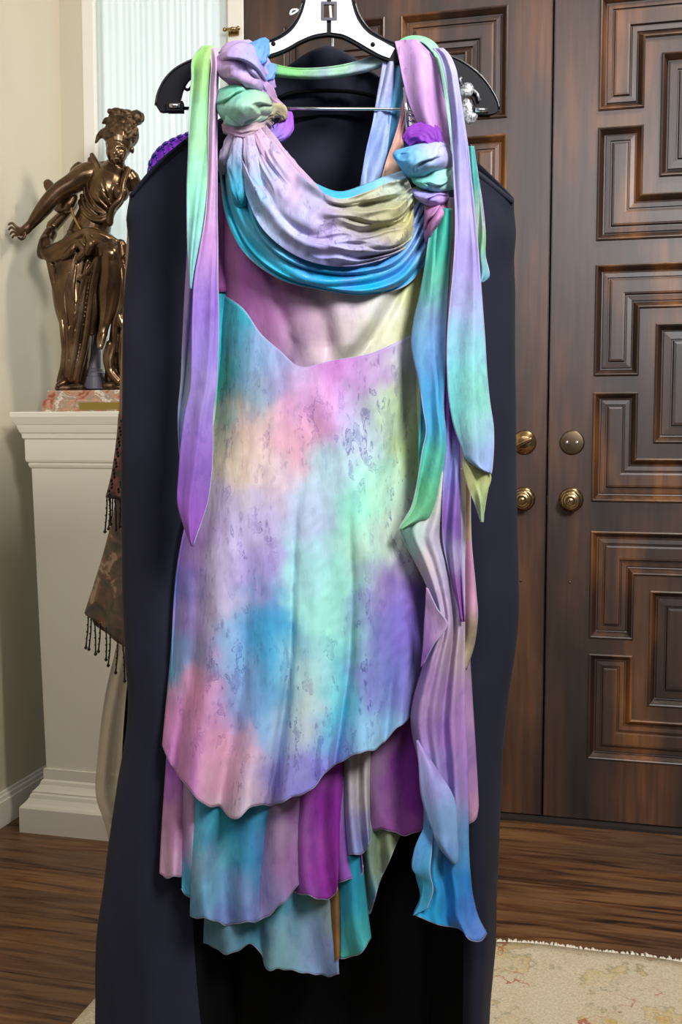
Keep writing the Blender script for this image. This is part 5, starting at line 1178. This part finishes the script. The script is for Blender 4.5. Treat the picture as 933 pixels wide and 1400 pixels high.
# ---- right shoulder
ds('pink_strap', [[(540,57,-.006),(560,54,-.012),(585,56,-.008)],[(545,78,-.016),(570,74,-.026),(598,76,-.018)],[(551,110,-.022),(580,108,-.034),(607,108,-.022)],[(561,145,-.026),(586,146,-.038),(610,146,-.026)],[(574,172,-.03),(594,174,-.042),(613,174,-.03)],[(592,198,-.034),(604,202,-.044),(615,202,-.032)],[(606,218,-.036),(613,222,-.044),(618,222,-.034)]],
   [(550,65,'#c8a0bc'),(575,70,'#b08ccc'),(565,85,'#c49ccc'),(590,85,'#c8a0c8'),(560,110,'#c4a0c8'),(585,110,'#c8a0cc'),(600,115,'#b088cc'),(575,135,'#b48ccc'),(595,140,'#c098c4'),(585,160,'#bc92bc'),(605,170,'#b484bc'),(600,195,'#a874a4'),(612,215,'#a0709c')], silk_m, 36, 60, fold=lambda u, v: .004*np.sin(u*8+3*v), warp=9)
db('purple_gather', [(556,196,-.03,8),(568,186,-.034,15),(580,186,-.038,19),(592,194,-.04,16),(602,204,-.04,9)], [(562,185,'#8a3cb0'),(575,178,'#9450b8'),(585,190,'#7f34a8'),(598,202,'#6f3496')], chiffon_m, 6, .16, .8, .7, ns=32)
def pad(name, rows, dye, h=.02, cre=.004, k=4.0, sl=2.0, mat=None, nu=64, nv=64, label=None, seed=0.0):
    """wrapped fold of cloth: bulges forward, edges curl back, diagonal creases"""
    def f(u, v):
        wn = vnoise(u*2.0, v*2.0, 3.0 + seed, 1.2)
        b_ = np.clip(np.sin(math.pi*np.clip(u, .0, 1.0)), 0, 1)**.4 * np.clip(np.sin(math.pi*v), 0, 1)**.4
        return -h*b_ - 1.6*cre*saw(k*.5*v + sl*.22*u + .5*wn + seed)*(.2 + b_)
    return ds(name, rows, dye, mat or chiffon_m, nu, nv, fold=f, warp=6, label=label, crinkle=.002, csc=.08)
db('knot_core', [(552,222,-.02,8),(575,222,-.024,16),(598,230,-.024,18),(606,250,-.02,14),(600,270,-.016,8)], [(575,222,'#4a90ac'),(600,250,'#5aa8a8')], chiffon_m, 4, .10, .35, .7, ns=30)
pad('mint_fold', [[(560,238,-.03),(580,236,-.036),(600,228,-.034),(618,222,-.024)],[(566,250,-.034),(585,250,-.04),(604,246,-.04),(619,240,-.03)],[(580,260,-.03),(596,262,-.036),(608,261,-.034),(620,259,-.024)]],
    [(565,245,'#2f8a90'),(580,250,'#6cc4b4'),(595,240,'#98d8c8'),(605,254,'#a4d4cc'),(616,240,'#a8d8cc')], .012, .005, 2.5, 1.6, seed=1.0)
pad('blue_knot', [[(541,206,-.026),(562,200,-.034),(586,193,-.036),(604,191,-.03),(614,196,-.02)],[(538,213,-.036),(562,214,-.046),(588,210,-.048),(606,208,-.044),(618,212,-.03)],[(546,226,-.036),(566,231,-.046),(590,224,-.048),(608,220,-.044),(619,222,-.03)],[(557,242,-.026),(576,244,-.034),(594,236,-.036),(609,231,-.034),(619,228,-.024)]],
    [(545,214,'#58aede'),(560,232,'#54a8d4'),(565,210,'#7cbce0'),(585,203,'#b4bcda'),(590,225,'#a0b4d8'),(605,212,'#b4a6d0'),(575,240,'#4aa8c8')], .016, .005, 1.8, 2.4, seed=.3, label='sky blue knot on the right shoulder')
pad('lavender_fold', [[(563,258,-.026),(585,262,-.032),(612,262,-.024)],[(566,266,-.034),(588,272,-.042),(614,270,-.032)],[(574,276,-.03),(592,282,-.036),(611,278,-.028)]],
    [(572,264,'#a49cd4'),(588,262,'#8690d4'),(600,272,'#b496cc'),(612,268,'#b88cc2')], .01, .006, 2.4, 2.0, seed=2.2)
pad('rose_fold', [[(580,276,-.026),(596,278,-.032),(613,276,-.024)],[(581,296,-.03),(596,296,-.038),(612,292,-.028)],[(580,316,-.026),(588,316,-.032),(602,306,-.024)],[(582,334,-.02),(586,330,-.022),(592,322,-.02)]],
    [(590,280,'#b886be'),(604,288,'#c490b4'),(590,304,'#a8749c'),(586,325,'#9a6c98')], .01, .008, 3.0, 5.0, seed=3.1)
pad('wrap_fold', [[(294,80,-.036),(312,66,-.05),(330,58,-.052),(346,62,-.046),(356,72,-.034)],[(296,94,-.04),(316,84,-.058),(336,80,-.064),(352,88,-.056),(362,100,-.04)],[(302,106,-.036),(320,104,-.056),(338,106,-.064),(354,114,-.054),(366,124,-.036)],[(312,114,-.03),(324,118,-.044),(340,122,-.05),(354,126,-.042),(366,130,-.03)]],
    [(300,80,'#c4a2c8'),(320,66,'#c0a0cc'),(335,66,'#a098d8'),(310,94,'#b29ccc'),(330,88,'#98a0d8'),(345,92,'#86a0dc'),(320,110,'#cc98b8'),(340,120,'#d49c9c'),(355,112,'#a894cc')], .008, .012, 2.6, -5.5, seed=5.0)
pad('mint_wrap', [[(300,122,-.04),(320,116,-.052),(344,120,-.054),(366,128,-.04)],[(296,142,-.046),(318,136,-.066),(344,136,-.068),(372,142,-.046)],[(302,160,-.046),(322,158,-.066),(346,154,-.066),(372,152,-.044)],[(318,176,-.036),(332,174,-.05),(350,166,-.05),(370,158,-.036)]],
    [(305,132,'#86c8ac'),(318,118,'#3fa88c'),(332,120,'#52b496'),(308,150,'#a4d4c2'),(325,164,'#a8d0c8'),(345,152,'#a8ccb4'),(342,132,'#8fd0b4'),(364,142,'#a8b898'),(355,160,'#b4b49c')], .006, .010, 2.4, 5.5, seed=6.35)
